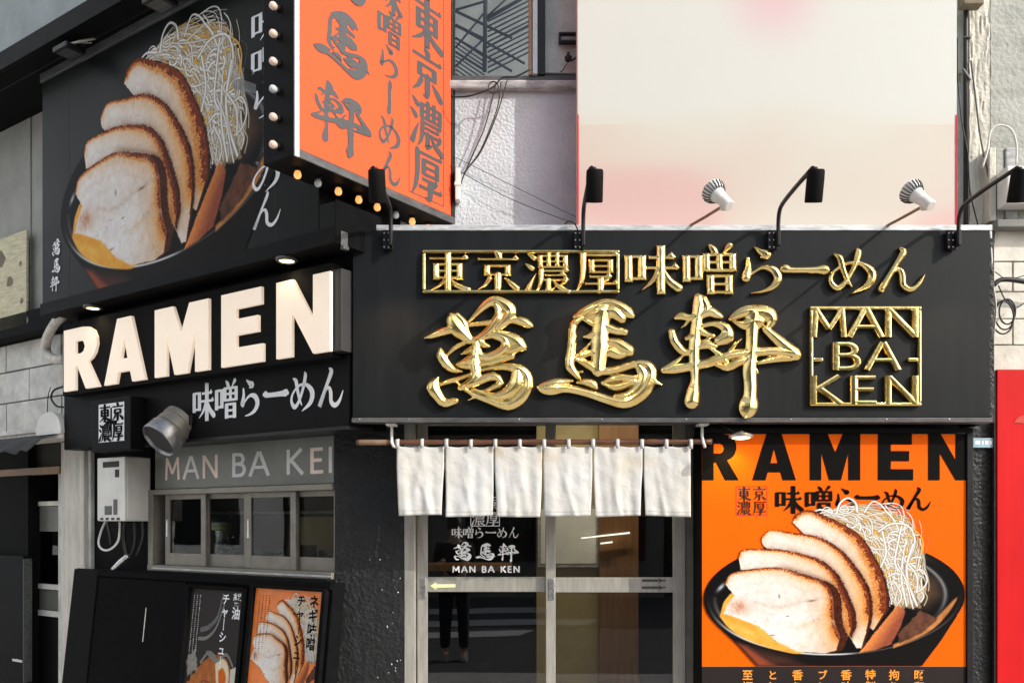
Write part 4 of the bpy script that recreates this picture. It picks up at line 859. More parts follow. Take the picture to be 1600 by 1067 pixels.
xa, xb = fx(735, ya), fx(781, ya); za, zb = fz(822, ya), fz(776, ya)
bd = MB(); t_ = .005
bd.rect(xa, xb, za, za + t_, ya).rect(xa, xb, zb - t_, zb, ya).rect(xa, xa + t_, za + t_, zb - t_, ya).rect(xb - t_, xb, za + t_, zb - t_, ya); bd.build('seal_border', 'white_print', st)
for i, ch in enumerate('東京濃厚'):
    cx = xa + t_ + (i % 2) * (xb - xa - 2 * t_) / 2; cz = (za + zb) / 2 if i < 2 else za + t_; cw = (xb - xa) / 2 - t_
    chars(ch, st, 'white_print', cx + .002, cz + .002, cw - .003, cw - .003, ya, fat=1.1)
aw = tag(MB().flat([(fx(671), fz(915.5)), (fx(681), fz(909.5)), (fx(681), fz(913)), (fx(711), fz(912.6)), (fx(711), fz(917.8)), (fx(681), fz(918.5)), (fx(681), fz(922))], 5.4385).build('arrow_sticker', 'arrow_yellow'), 'pale yellow arrow sticker on the left door rail', 'sticker')
for py in (906.5, 917.5):
    mb = MB(); mb.flat([(fx(1038), fz(py)), (fx(1029), fz(py - 3.4)), (fx(1029), fz(py + 3.4))], 5.3995 - .0025); mb.rect(fx(1003), fx(1028), fz(py + 2), fz(py - 2), 5.397); mb.rect(fx(1030), fx(1040), fz(py + 1), fz(py - 1), 5.3968)
    tag(mb.build('arrow_sticker', 'grey_print'), 'dark arrow sticker, %s of the pair on the right door rail' % ('upper' if py < 910 else 'lower'), 'sticker')
# room behind the door
rm = thing('shop_interior', 'dim shop room seen through the sliding door with wood panelling', 'room', F, (0, 5.7, 0))
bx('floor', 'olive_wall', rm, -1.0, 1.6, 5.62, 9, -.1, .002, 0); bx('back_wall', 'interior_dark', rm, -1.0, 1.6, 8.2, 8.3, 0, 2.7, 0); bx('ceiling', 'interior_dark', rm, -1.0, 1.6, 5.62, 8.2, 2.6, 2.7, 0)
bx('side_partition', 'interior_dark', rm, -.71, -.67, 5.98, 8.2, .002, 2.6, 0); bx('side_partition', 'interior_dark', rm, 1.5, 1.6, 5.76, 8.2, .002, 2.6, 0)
bx('shade_sheet', 'matte_black', rm, -.665, fx(836, 6.7), 6.70, 6.74, .003, 2.55, 0)  # black sheet added so the room behind the left pane stays dark
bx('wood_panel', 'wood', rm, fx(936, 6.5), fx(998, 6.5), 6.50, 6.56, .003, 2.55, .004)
bx('painted_panel', 'olive_wall', rm, fx(838, 6.6), fx(937, 6.6), 6.60, 6.66, .003, 2.55, .004); bx('shade_sheet', 'matte_black', rm, fx(998, 6.7) + .002, 1.49, 6.70, 6.74, .003, 2.55, 0)  # the black sheet is added to keep the right end of the room dark
bx('counter_top', 'wood', rm, -.66, fx(800, 6.3), 6.30, 6.60, fz(892, 6.3), fz(881, 6.3), .006)
nb = thing('notice_board', 'pale framed notice on the inside wall behind the right door leaf', 'notice', F, (fx(842, 6.55), 6.55, fz(884, 6.55)))
bx('frame', 'ledge', nb, fx(840, 6.55), fx(937, 6.55), 6.55, 6.57, fz(886, 6.55), fz(790, 6.55), .003)
bx('paper', 'paper', nb, fx(845, 6.55), fx(931, 6.55), 6.545, 6.5495, fz(880, 6.55), fz(795, 6.55), 0)
for (p_, q_, wd, lab) in (((908, 840), (984, 832), 2.6, 'long thin glowing strip seen through the right door pane'), ((938, 848.5), (957, 846.5), 2.6, 'short glowing strip below the long one in the right door pane')):  # glowing strips that draw the pale streaks in the pane
    a_, b_ = F.at(*p_, 6.44), F.at(*q_, 6.44); w2 = wd * 6.44 / 1420 / 2
    t = thing('glow_strip', lab, 'lamp', F, (a_[0], 6.44, a_[1])); MB().prism([(a_[0], a_[1] - w2), (b_[0], b_[1] - w2), (b_[0], b_[1] + w2), (a_[0], a_[1] + w2 * .5)], 6.435, 6.443).build('tube', 'glow_white', t)
    MB().prism([(a_[0], a_[1] + w2 * .5 + .0005), (b_[0], b_[1] + w2 + .0005), (b_[0], b_[1] + w2 + .006), (a_[0], a_[1] + w2 * .5 + .006)], 6.433, 6.449).build('holder', 'ledge', t)
tl_ = thing('fill_tube', 'thin lit tube lamp added on the shop ceiling, out of sight, to light the room', 'lamp', F, (fx(945, 6), 6, 2.5))  # tube and area light added out of view to brighten the room
bx('tube', 'lamp_lens', tl_, fx(905, 6), fx(985, 6), 6.0, 6.03, 2.545, 2.575, .004); ld = bpy.data.lights.new('lamp_light', 'AREA'); ld.shape = 'RECTANGLE'; ld.size = .9; ld.size_y = .05; ld.energy = 6; ld.color = (1, .88, .68); lo = bpy.data.objects.new('lamp_light', ld); COL.objects.link(lo); lo.parent = tl_; lo.location = (0, .015, .035)
bx('tray', 'interior_dark', tl_, fx(900, 6), fx(990, 6), 5.99, 6.04, 2.577, 2.598, 0)

# ------------------------------------------------------------------ orange ramen poster at the right of the door
YP = 5.143
px0, pz1 = F.at(1097, 678, YP); px1, pz0 = F.at(1509, 1041, YP)
ps = thing('ramen_poster', 'orange poster of a ramen bowl in a black frame beside the door', 'poster', F, (px0, YP, .4))
bx('backing', 'dull_black', ps, px0 - .001, px1 + .035, YP + .004, 5.392, .4, pz1 + .004, .003)
bx('print_sheet', 'orange_print', ps, px0, px1, YP, YP + .0035, pz0, pz1, 0)
bx('footer_print', 'dark_print', ps, px0, px1, YP, YP + .0035, .45, pz0 - .0005, 0)
bx('frame', 'black_metal', ps, px1 + .002, px1 + .038, YP - .012, YP + .003, .4, pz1 + .004, .003); bx('frame', 'dull_black', ps, px0 - .01, px1 + .038, YP - .010, YP + .003, pz1 + .005, pz1 + .035, .003)
zR0, zR1 = F.at(0, 750, YP)[1], F.at(0, 677.5, YP)[1] - .001
xs = [1095.5, 1175, 1265, 1371.5, 1450]
for ch, a in zip('RAMEN', xs):
    wd, poly, holes = GRO[ch]; h = F.at(0, 680, YP)[1] - F.at(0, 750, YP)[1]; xx = F.at(a, 0, YP)[0]
    tf = lambda lp: [(min(max(xx + p[0] / 100 * h, px0), px1), zR0 + p[1] / 100 * (zR1 - zR0)) for p in lp]
    MB().flat(tf(poly), YP - .002, [tf(q) for q in holes]).build('printed_letter', 'black_print', ps)
xa, z1_ = F.at(1150, 759, YP); xb, z0_ = F.at(1199, 805, YP); bd = MB(); t_ = .0035
bd.rect(xa, xb, z0_, z0_ + t_, YP - .002).rect(xa, xb, z1_ - t_, z1_, YP - .002).rect(xa, xa + t_, z0_ + t_, z1_ - t_, YP - .002).rect(xb - t_, xb, z0_ + t_, z1_ - t_, YP - .002); bd.build('seal_border', 'red_print', ps)
for i, ch in enumerate('東京濃厚'):
    cw = (xb - xa) / 2; chars(ch, ps, 'dark_print', xa + .007 + (i % 2) * (cw - .003), (z0_ + .006 if i > 1 else (z0_ + z1_) / 2 + .002), cw - .012, cw - .014, YP - .0022, name='printed_character', fat=1.15)
for ch, a, b2, c, d in (('味', 1211, 1253, 761, 801), ('噌', 1258, 1300, 761, 801), ('ら', 1302, 1340, 762, 800), ('ー', 1336, 1374, 757, 797), ('め', 1376, 1414, 763, 796), ('ん', 1414, 1455, 761, 797)):
    x, zz1 = F.at(a, c, YP); x2, zz0 = F.at(b2, d, YP); chars(ch, ps, 'black_print', x, zz0, x2 - x, zz1 - zz0, YP - .0022, name='printed_character', fat=1.45)
k_ = YP / 1420
fx_, fz_ = F.at(1303, 932, YP); food(ps, 'bowl_picture', fx_, fz_, YP - .0062, k_, k_)
for txt, px in (('昭和', 1436), ('拘り', 1397), ('特製', 1360), ('香味', 1322), ('ブレ', 1285), ('香り', 1246), ('とし', 1207), ('至福', 1168)):
    for j, ch in enumerate(txt):
        x, z = F.at(px, 1054 + j * 18.5, YP); mb = font(MB(), ch, x, z - .004, .062 if ch not in 'とブ' else .056, YP - .002, .022); mb.build('printed_character', 'orange_text', ps)
# small picture lamp above the poster
lx_, lz_ = F.at(1158, 684, 4.99)
pl = thing('picture_lamp', 'lit black downlight over the top left corner of the orange poster', 'lamp', F, (lx_, 4.99, lz_))
MB().lathe([(.052, 0), (.066, .002), (.068, .010), (.060, .018), (.018, .030), (.012, .036)], (lx_, 4.99, lz_), (0, .05, 1), 24).build('lamp_shade', 'steel', pl, smooth='angle')
MB().lathe([(.050, -.001), (.03, -.006), (.002, -.008)], (lx_, 4.99, lz_), (0, .05, 1), 20).build('lens', 'lamp_lens', pl, smooth=True)
MB().tube([(lx_ - .02, 5.0, lz_ + .03), (lx_ - .03, 5.04, lz_ + .035), (lx_ - .09, 5.10, sz0 - .002)], .006, 6).build('arm', 'black_metal', pl, smooth=True)
ld = bpy.data.lights.new('lamp_light', 'SPOT'); ld.energy = 2.5; ld.color = (1, .7, .3); ld.spot_size = R(120); ld.spot_blend = .8; ld.shadow_soft_size = .04
lo = bpy.data.objects.new('lamp_light', ld); COL.objects.link(lo); lo.parent = pl; lo.location = (-.03, .03, -.015); lo.rotation_euler = (R(28), 0, 0)
# ------------------------------------------------------------------ right end of the front: column, tiles, box, red sign
YR = 5.5
nb2 = thing('neighbour_column', 'pale rough plaster column at the right beside the banner', 'column', F, (F.at(1515, 0, YR)[0], YR, 2.7))
def lump(name, m, x0, x1, z0, z1, y0, y1, parent, seed, amp=.012, nx=14, nz=60):
    mb = MB(); g = np.random.default_rng(seed).random((nz + 1, nx + 1)) * amp
    mb.add([(x0 + (x1 - x0) * i / nx, y0 - g[j, i], z0 + (z1 - z0) * j / nz) for j in range(nz + 1) for i in range(nx + 1)], [(j * (nx + 1) + i, j * (nx + 1) + i + 1, (j + 1) * (nx + 1) + i + 1, (j + 1) * (nx + 1) + i) for j in range(nz) for i in range(nx)])
    mb.box(x0, x1, y0 + .002, y1, z0, z1); return mb.build(name, m, parent, smooth='angle')
zc0 = F.at(0, 238, YR)[1]
lump('plaster_face', 'stucco_cream', F.at(1514, 0, YR)[0], F.at(1546, 0, YR)[0], sz1 - .2, 5.6, YR, 5.9, nb2, 2)
lump('plaster_face', 'stucco_grey', F.at(1547, 0, YR + .04)[0], 6.6, zc0, 5.6, YR + .04, 5.9, nb2, 3)
bx('plaster_band', 'stucco_cream', nb2, F.at(1496, 0, YR + .1)[0], F.at(1513.5, 0, YR + .1)[0], YR + .06, 5.9, 3.0, 5.6, .004)
pp = thing('drain_pipe', 'dark vertical pipe between the banner and the pale column', 'pipe', F, (F.at(1509, 0, 5.46)[0], 5.46, 3.2))
xp = F.at(1509, 0, 5.46)[0]; MB().tube([(xp, 5.46, 3.2), (xp, 5.46, 5.6)], .014, 8).build('pipe', 'cable', pp, smooth=True)
bx('pipe_cap', 'brown_blot', pp, xp - .05, xp + .07, 5.38, 5.46, F.at(0, 18, 5.46)[1], F.at(0, -2, 5.46)[1], .006)
for (a, b2) in ((60, 62), (110, 128)): MB().tube([(xp - .02, 5.452, F.at(0, a, 5.46)[1]), (xp + .02, 5.444, F.at(0, b2, 5.46)[1])], .008, 6).build('pipe_clip', 'grey_trim', pp)
jb = thing('utility_box', 'grey boxed cable duct with vertical ribs below the pale column', 'box', F, (F.at(1548, 0, 5.42)[0], 5.42, sz1))
for k, (a, b2, m) in enumerate(((1546, 1557, 'stucco_cream'), (1558, 1571, 'stucco_grey'), (1572, 1590, 'ledge'), (1591, 2500, 'stucco_grey'))):
    bx('rib', m, jb, F.at(a, 0, 5.42)[0], F.at(b2, 0, 5.42)[0], 5.42 + .012 * (k % 2), 5.6, F.at(0, 345, 5.42)[1], zc0 - .004, .006)
bx('shelf', 'concrete_grey', jb, F.at(1553, 0, 5.40)[0], 6.5, 5.36, 5.6, F.at(0, 358, 5.4)[1], F.at(0, 346, 5.4)[1], .006)
wb = thing('junction_box', 'small white junction box at the right edge by the last spotlight', 'box', F, (F.at(1575, 0, 5.3)[0], 5.3, 3.6))
bx('cover', 'white_plastic', wb, F.at(1574, 0, 5.3)[0], F.at(1640, 0, 5.3)[0], 5.30, 5.418, F.at(0, 318, 5.3)[1], F.at(0, 259, 5.3)[1], .008)
def cable(label, pts, y, r, m='cable', fr=F, sub=5, name='cable'):
    q = [(*fr.at(p[0], p[1], p[2] if len(p) > 2 else y), p[2] if len(p) > 2 else y) for p in pts]; q = [(a, c, b2) for a, b2, c in q]
    s_ = [tuple(p) for p in smooth_pts(q, sub)] if len(q) > 2 else q
    o = bpy.data.objects.new('tmp', None); base = q[0]; bpy.data.objects.remove(o)
    t = MB().tube([(a - base[0], b2 - base[1], c - base[2]) for a, b2, c in s_], r, 6).build(name, m, None, smooth=True)
    t.location = fr.w(*base); t.rotation_euler = (0, 0, fr.a); return tag(t, label, 'cable')
cable('pale looped cable arching over the white junction box', [(1535, 262), (1543, 235), (1548, 205), (1562, 196), (1580, 203), (1588, 225), (1588, 258)], 5.33, .006, 'cable_white')
cable('thin cable running down the pale column to the signboard end', [(1517, 95), (1524, 150), (1532, 215), (1545, 280), (1553, 340), (1553, 380)], 5.44, .005, 'grey_trim')
cable('second thin cable sagging beside the drain pipe', [(1496, 60), (1497, 130), (1503, 190), (1512, 240), (1516, 300), (1528, 352)], 5.44, .004, 'cable')
cable('pale cable tied down the right end of the signboard', [(1547, 352, 5.1), (1549, 400, 5.06), (1551, 440, 5.1), (1556, 480, 5.2), (1553, 520, 5.3)], 5.1, .006, 'cable_white')
cable('thick black sleeve cable over the cream tiles', [(1552, 446), (1562, 438), (1578, 437), (1600, 440), (1640, 446)], 5.36, .015, 'cable')
for k, (dx, dy, rr_) in enumerate(((0, 0, 1), (4, -5, .85), (-3, 4, 1.12))):
    cable(['middle', 'innermost', 'outermost'][k] + ' loop of the black cable coil hanging on the cream tiles', [(1570 + dx + 15 * rr_ * math.cos(a), 492 + dy + 23 * rr_ * math.sin(a)) for a in np.linspace(.3, 6.5 + k * .2, 12)], 5.36 - .012 * k, .005, 'cable')
cable('thin black wire trailing from the coil to the right', [(1560, 446), (1572, 470), (1590, 480), (1612, 462)], 5.37, .004)
cable('thin black wire crossing the cream tiles', [(1555, 425), (1575, 436), (1610, 428)], 5.38, .003)
tw_ = thing('tiled_wall', 'cream tiled wall strip at the right behind the black cables', 'wall', F, (F.at(1550, 0, 5.45)[0], 5.45, 0))
tX0, tX1 = F.at(1548, 0, 5.45)[0], 6.5; ztop = F.at(0, 359, 5.45)[1]
bx('mortar_bed', 'mortar_pale', tw_, tX0, tX1, 5.46, 5.7, 0, ztop, 0)
rows = [(362, 408), (410, 455), (457, 497), (499, 538), (540, 580), (582, 625)]
for j, (a, b2) in enumerate(rows):
    zt1, zt0 = F.at(0, a, 5.45)[1], F.at(0, b2, 5.45)[1]; x = tX0 + .002 - (.13 if j % 2 else 0)
    while x < tX1 - .02:
        xa = max(x, tX0 + .002); xb = min(x + .26, tX1); yo = rs.uniform(-.002, .002)
        if xb > xa + .02: bx('tile', 'tile_cream', tw_, xa, xb - .006, 5.448 + yo, 5.462, zt0, zt1, .002)
        x += .266
rsn = thing('red_signboard', 'plain bright red signboard at the lower right edge', 'sign', F, (F.at(1556, 0, 5.35)[0], 5.35, .3))
rzt = F.at(0, 577, 5.35)[1]
bx('panel', 'red_sign', rsn, F.at(1558, 0, 5.35)[0], 6.4, 5.35, 5.385, .2, rzt, .004)
bx('edge_strip', 'grey_trim', rsn, F.at(1555, 0, 5.35)[0], F.at(1557.6, 0, 5.35)[0], 5.36, 5.385, .2, rzt - .003, .002)
MB().flat([F.at(1584, 660, 5.348), F.at(1590, 652, 5.348), F.at(1601, 648, 5.348), F.at(1640, 640, 5.348), F.at(1640, 665, 5.348)], 5.347).build('printed_mark', 'red_print', rsn)
ap = thing('address_plate', 'small pale blue plate on the black rough wall under the signboard end', 'plate', F, (F.at(1521, 0, 5.37)[0], 5.37, F.at(0, 699, 5.37)[1]))
bx('plate', 'plate_blue', ap, F.at(1521, 0, 5.37)[0], F.at(1552, 0, 5.37)[0], 5.372, 5.376, F.at(0, 699, 5.37)[1], F.at(0, 684, 5.37)[1], .001)
mb = MB(); xq = F.at(1524, 0, 5.37)[0]
for k, wd in enumerate((.03, .012, .02, .012)): mb.rect(xq, xq + wd, F.at(0, 694, 5.37)[1], F.at(0, 688.5, 5.37)[1], 5.3712); xq += wd + .008
mb.build('printed_strip', 'white_print', ap)

# wires on the stucco between the orange sign and the banner
cable('thin black wire stretched diagonally across the stucco', [(700, 258), (800, 312), (905, 352)], 5.5, .0022)
cable('lower thin black wire stretched across the stucco', [(700, 240), (790, 285), (905, 342)], 5.52, .0018)
for k, pts in enumerate(([(775, 130), (768, 160), (757, 200), (742, 235), (722, 280)], [(783, 128), (778, 165), (764, 205), (748, 240), (724, 272)], [(793, 124), (776, 180), (752, 236), (728, 268), (716, 300)])):
    cable(['left', 'middle', 'right'][k] + ' strand of the black cable bundle hanging from the ledge', pts, 5.48, .004)
cable('black cable looping along under the upper window ledge', [(706, 152), (735, 150), (768, 138), (785, 122), (806, 120), (830, 108)], 5.39, .005)
cable('small ring of black cable hung below the ledge', [(771 + 8 * math.cos(a), 137 + 9 * math.sin(a)) for a in np.linspace(0, 6.3, 10)], 5.385, .004)
cable('short black wire curling over the signboard top by the banner', [(882, 350), (890, 346), (898, 350), (904, 362)], 5.02, .004)
hp = thing('wall_hook', 'small dark clamp with a wire on the grey wall left of the banner', 'clamp', F, (F.at(888, 0, 5.5)[0], 5.5, F.at(0, 90, 5.5)[1]))
x, z = F.at(888, 90, 5.5); MB().lathe([(.004, -.03), (.02, -.02), (.024, 0), (.012, .012), (.008, .03)], (x, 5.5, z), (0, 0, 1), 12).build('insulator', 'cable', hp, smooth='angle')
MB().tube([(x, 5.5, z - .02), (x + .02, 5.49, z - .025), (x + .06, 5.49, z)], .006, 6).tube([(x, 5.5, z - .02), (x - .03, 5.49, z - .08), (x - .05, 5.48, z - .1)], .003, 6).build('wire', 'cable', hp, smooth=True)
vt = thing('wall_vent', 'black rounded vent frame on the grey wall beside the banner', 'vent', F, (F.at(873, 0, 5.5)[0], 5.5, F.at(0, 65, 5.5)[1]))
xa, z1_ = F.at(873, 50, 5.5); xb, z0_ = F.at(912, 65, 5.5)
for q in ((xa, xb, z1_ - .012, z1_), (xa, xb, z0_, z0_ + .012), (xa, xa + .012, z0_ + .0125, z1_ - .0125)): bx('rim', 'cable', vt, q[0], q[1], 5.50, 5.545, q[2], q[3], .004)
bx('plate', 'ledge', vt, xa + .014, xb, 5.52, 5.545, z0_ + .014, z1_ - .014, .001)
cl = thing('plastic_conduit', 'short ivory plastic conduit beside the orange projecting sign', 'conduit', F, (F.at(716, 0, 5.47)[0], 5.47, F.at(0, 312, 5.47)[1]))
bx('conduit', 'white_plastic', cl, F.at(711, 0, 5.47)[0], F.at(719, 0, 5.47)[0], 5.47, 5.545, F.at(0, 312, 5.47)[1], F.at(0, 262, 5.47)[1], .006); bx('cap', 'white_plastic', cl, F.at(710, 0, 5.47)[0], F.at(720, 0, 5.47)[0], 5.465, 5.545, F.at(0, 290, 5.47)[1], F.at(0, 284, 5.47)[1], .003)

# ------------------------------------------------------------------ orange projecting sign with its bulbs
BT, BZ0, BLEN = .235, 3.416, 1.2645
bs = thing('projecting_sign', 'tall orange projecting sign with grey Japanese lettering and bulb-studded black edge', 'sign', B, (0, 0, BZ0))
ZT = 6.0
bx('case', 'black_paint', bs, .0, BLEN, .004, BT, BZ0, ZT, .006)
fzb = BZ0 + .03
MB().rect(.030, BLEN - .034, fzb + .012, ZT, -.001).build('face', 'blade_orange', bs)
bx('frame', 'galvanised', bs, -.002, .026, -.008, .003, BZ0 - .003, ZT, .002); bx('frame', 'grey_trim', bs, .0265, BLEN + .002, -.007, .003, BZ0 - .003, fzb + .008, .002); bx('frame', 'black_metal', bs, BLEN - .030, BLEN + .002, -.006, .003, fzb + .009, ZT, .002)
bm = None
def bulb(x, y, z, ax, m):
    ax = Vector(ax); o = Vector((x, y, z))
    s_ = MB().lathe([(.019, 0), (.019, .012), (.014, .014)], o, ax, 14).build('bulb_socket', 'black_metal', bs, smooth='angle')
    MB().lathe([(.012, .013), (.016, .020), (.0195, .030), (.0195, .037), (.016, .047), (.008, .0525), (.001, .054)], o, ax, 16).build('light_bulb', m, bs, smooth=True)
for k in range(14):
    bulb(-.001, .118, 3.486 + .1385 * k, (-1, 0, 0), 'bulb_clear' if k in (2, 9) else 'bulb_off')
for k, px in enumerate((463, 495, 527, 559, 588, 617, 643, 668)):
    zq = 3.375; t = (zq - 1.6) * 1420 / (816 - (277 + (px - 463) * .402)); X = (px - 800) / 1420 * t; q = (np.array([X, t]) - B.o) @ B.ex
    bulb(float(q), .118, BZ0 + .001, (0, 0, -1), 'bulb_clear' if k in (1, 5) else 'bulb_warm')
def blade_char(ch, table, px, py, w, h, fat=1.):
    x, z = B.at(px, py, -.003); chars(ch, bs, 'grey_print', x - w / 2, z - h / 2, w, h, -.003, table=table, fat=fat)
z25 = {}
for ch, py in (('馬', 66), ('軒', 186), ('萬', -54)): blade_char(ch, BRUSH, 535, py, .44, .40, 1.25)
for ch, py in (('味', -6), ('噌', 44), ('ら', 97), ('｜', 153), ('め', 206), ('ん', 262)): blade_char(ch, MIN, 609, py, .19, .18, 1.4)
for ch, py in (('東', 37), ('京', 117), ('濃', 196), ('厚', 274)): blade_char(ch, MIN, 667.5, py, .285, .27, 1.5)
bd = MB(); xa, _ = B.at(639, 290, -.003); xb, _ = B.at(694, 300, -.003); zb = B.at(668, 312, -.003)[1]
bd.rect(xa, xa + .006, zb, ZT - .3, -.003).rect(xb - .006, xb, zb, ZT - .3, -.003).rect(xa + .006, xb - .006, zb, zb + .006, -.003); bd.build('printed_border', 'grey_print', bs)

# ------------------------------------------------------------------ upper picture sign on the side facade
YU = -.36
ux0, uz0 = L.at(66, 490, YU); ux1, _ = L.at(535, 375, YU); uz1 = 4.855; ux1 = .39; uxm = .250; uzm = 3.33
up = thing('picture_sign', 'large black picture sign of a pork ramen bowl above the lit letters', 'sign', L, (ux0, YU, uz0))
bx('panel', 'poster_black', up, ux0, uxm, YU, -.02, uz0 + .07, uz1, .004); bx('panel', 'poster_black', up, uxm + .001, ux1, YU + .002, -.02, uz0 + .07, uzm, .003)
bx('bottom_frame', 'black_paint', up, ux0 - .004, ux1 + .004, YU - .015, -.02, uz0 - .02, uz0 + .068, .004)
bx('top_frame', 'grey_trim', up, ux0 + .004, uxm, YU - .02, YU - .001, 4.79, 4.853, .003)
bx('dark_end_sheet', 'matte_black', up, ux1 + .001, ux1 + .005, YU - .016, -.02, uz0 - .021, uzm, 0)  # matte black plate added to keep the sun-facing end of the sign dark
for xs_ in (-2.28, -1.1, -.1): bx('panel_seam', 'black_metal', up, xs_, xs_ + .004, YU - .0012, YU + .001, uz0 + .072, 4.788, 0)
fit = (-8.94739, 9.20447)
sxl, szl = .00585, .00604; ry = .033
px_, pz_ = L.at(187, 330, YU)
# art anchor: the front slice's left edge
x, z = L.at(117, 300, YU - .003); food(up, 'bowl_picture', x, z, YU - .003, sxl, szl, -ry, 1132., 910.)
WH = 'white_print'
xa, za = L.at(415, 327, YU - .003); xb, zb = L.at(413, 272, YU - .003); st_ = zb - za
for k, ch in enumerate(('ん', 'め', '｜', 'ら', '噌', '味')):
    chars(ch, up, WH, xa - .128, za - .108 + st_ * 1.05 * k, .262, .215, YU - .003, fat=1.08)
for ch, px, py in (('萬', 88, 387), ('馬', 88, 415), ('軒', 86, 442)):
    x, z = L.at(px, py, YU - .003); chars(ch, up, WH, x - .065, z - .07, .13, .135, YU - .003, table=BRUSH, fat=1.0)
xa, za = L.at(362, 130, YU - .003); xb, zb = L.at(400, 138, YU - .003)
MB().flat([(xa, za - .035), (xb, zb - .03), (xb, zb + .022), (xa, za + .04)], YU - .003).build('pale_bar', 'white_print', up)  # pale bar laid over the picture beside the upright characters
for px, lab in ((145, 'left lit downlight under the picture sign above the letter R'), (448, 'right lit downlight under the picture sign above the letter E')):
    x = L.at(px, 0, -.325)[0]; z = uz0 - .022
    t = thing('downlight', lab, 'lamp', L, (x, -.325, z), 'downlights under the picture sign')
    MB().lathe([(.004, .002), (.062, .0), (.064, -.012), (.050, -.020), (.044, -.014)], (x, -.325, z), (0, 0, 1), 20).build('rim', 'grey_trim', t, smooth='angle')
    MB().lathe([(.042, -.0145), (.002, -.022)], (x, -.325, z), (0, 0, 1), 18).build('lens', 'lamp_lens', t, smooth=True)
    ld = bpy.data.lights.new('lamp_light', 'SPOT'); ld.energy = 1.1; ld.color = (1, .74, .42); ld.spot_size = R(130); ld.spot_blend = .7; ld.shadow_soft_size = .04
    lo = bpy.data.objects.new('lamp_light', ld); COL.objects.link(lo); lo.parent = t; lo.location = (0, -.01, -.03); lo.rotation_euler = (R(8), 0, 0)
bk = thing('sign_bracket', 'small white bracket at the right end of the picture sign', 'bracket', L, (ux1 + .006, YU + .05, uz0))
bx('plate', 'grey_trim', bk, ux1 + .0055, ux1 + .012, YU + .02, YU + .07, uz0 - .03, uz0 + .05, .002); bx('foot', 'grey_trim', bk, ux1 + .005, ux1 + .03, YU + .02, YU + .06, uz0 - .05, uz0 - .031, .002)
# eave above
ev = thing('eave', 'long black boxed eave over the picture sign', 'eave', L, (-6, -.568, 4.86))
bx('soffit', 'dull_black', ev, -6.5, .2, -.566, .3, 4.862, 4.90, 0); bx('fascia', 'black_paint', ev, -6.5, .2, -.568, -.54, 4.858, 4.99, .003); bx('cover', 'black_paint', ev, -6.5, .2, -.539, .3, 4.902, 4.985, 0)
bx('soffit_joint', 'black_metal', ev, -6.5, .2, -.42, -.41, 4.854, 4.861, 0)
for px, py, lab in ((108, 80, 'left square floodlight under the black eave'), (250, 4, 'right square floodlight under the black eave')):
    x, z = L.at(px, py, -.50)
    t = thing('floodlight', lab, 'floodlight', L, (x, -.5, z), 'square floodlights under the eave')
    MB().box(x - .085, x + .085, -.57, -.43, z - .018, z + .018).build('housing', 'black_metal', t, bevel=.006); bx('lens', 'grey_trim', t, x - .065, x + .065, -.555, -.445, z - .021, z - .0185, 0)
    MB().tube([(x + .02, -.5, z + .02), (x + .03, -.47, z + .06), (x + .10, -.40, 4.86)], .008, 6).tube([(x + .06, -.52, z + .02), (x + .10, -.48, z + .045), (x + .17, -.41, 4.86)], .008, 6).build('arm', 'white_plastic', t, smooth=True)
# ------------------------------------------------------------------ RAMEN letters and the fascia
YL = -.27
lz1, lz0 = 3.01, 2.52; lx0, lx1 = L.at(98, 560, YL)[0], L.at(517, 560, YL)[0]
ra = thing('letter_sign', 'black box sign with big lit cream letters spelling RAMEN', 'sign', L, (lx0, YL, lz0))
bx('box', 'dull_black', ra, lx0, lx1, YL, -.19, lz0, lz1 + .03, .003)
bx('side_plate', 'plate_dark', ra, lx1 + .001, lx1 + .075, YL + .008, -.17, L.at(522, 549, YL)[1], L.at(520, 421, YL)[1], .003)
pos = [(100, 155), (163, 227), (242, 326), (346, 411), (432, 516)]
for ch, (a, b2) in zip('RAMEN', pos):
    wd, poly, holes = GRO[ch]; zz0, zz1 = 2.545, 2.985
    xa, xb = L.at(a, 560, YL - .02)[0], L.at(b2, 560, YL - .02)[0]
    tf = lambda lp: [(xa + p[0] / wd * (xb - xa), zz0 + p[1] / 100 * (zz1 - zz0)) for p in lp]
    MB().prism(tf(poly), YL - .022, YL - .001, [tf(q) for q in holes]).build('lit_letter', 'letter_lit', ra)
YF = -.19
pt = thing('corner_post', 'thin grey metal post at the corner between the lit letters and the signboard', 'post', L, (.315, -.215, 2.55)); bx('post', 'grey_trim', pt, .302, .318, -.235, -.2, L.at(536, 545, -.22)[1], L.at(536, 432, -.22)[1], .003); bx('post_clip', 'steel', pt, .298, .320, -.240, -.2355, L.at(536, 450, -.22)[1], L.at(536, 443, -.22)[1], .001)
fsx0 = L.at(100, 640, YF)[0]; fsx1 = .322
fs = thing('fascia_board', 'black fascia under the lit letters with white Japanese lettering', 'sign', L, (fsx0, YF, 2.14))
bx('panel', 'black_paint', fs, fsx0, fsx1 - .012, YF, -.001, 2.14, 3.0, .003)
bx('drip_edge', 'black_metal', fs, L.at(215, 690, YF)[0], fsx1 - .012, YF - .012, -.001, 2.118, 2.139, .002)
bx('upper_panel', 'dull_black', fs, lx0 + .02, fsx1, -.17, -.001, 3.001, uz0 - .021, .003)
xa, za = L.at(300, 632, YF - .002); xb, zb = L.at(538, 597, YF - .002); zm_ = (za + zb) / 2 + .0; cw = (xb - xa) / 6; hc = .225
for i, ch in enumerate('味噌らーめん'):
    chars(ch, fs, WH, xa + cw * i + .008, zm_ - hc / 2 - .008, cw - .012, hc, YF - .002, fat=1.4)
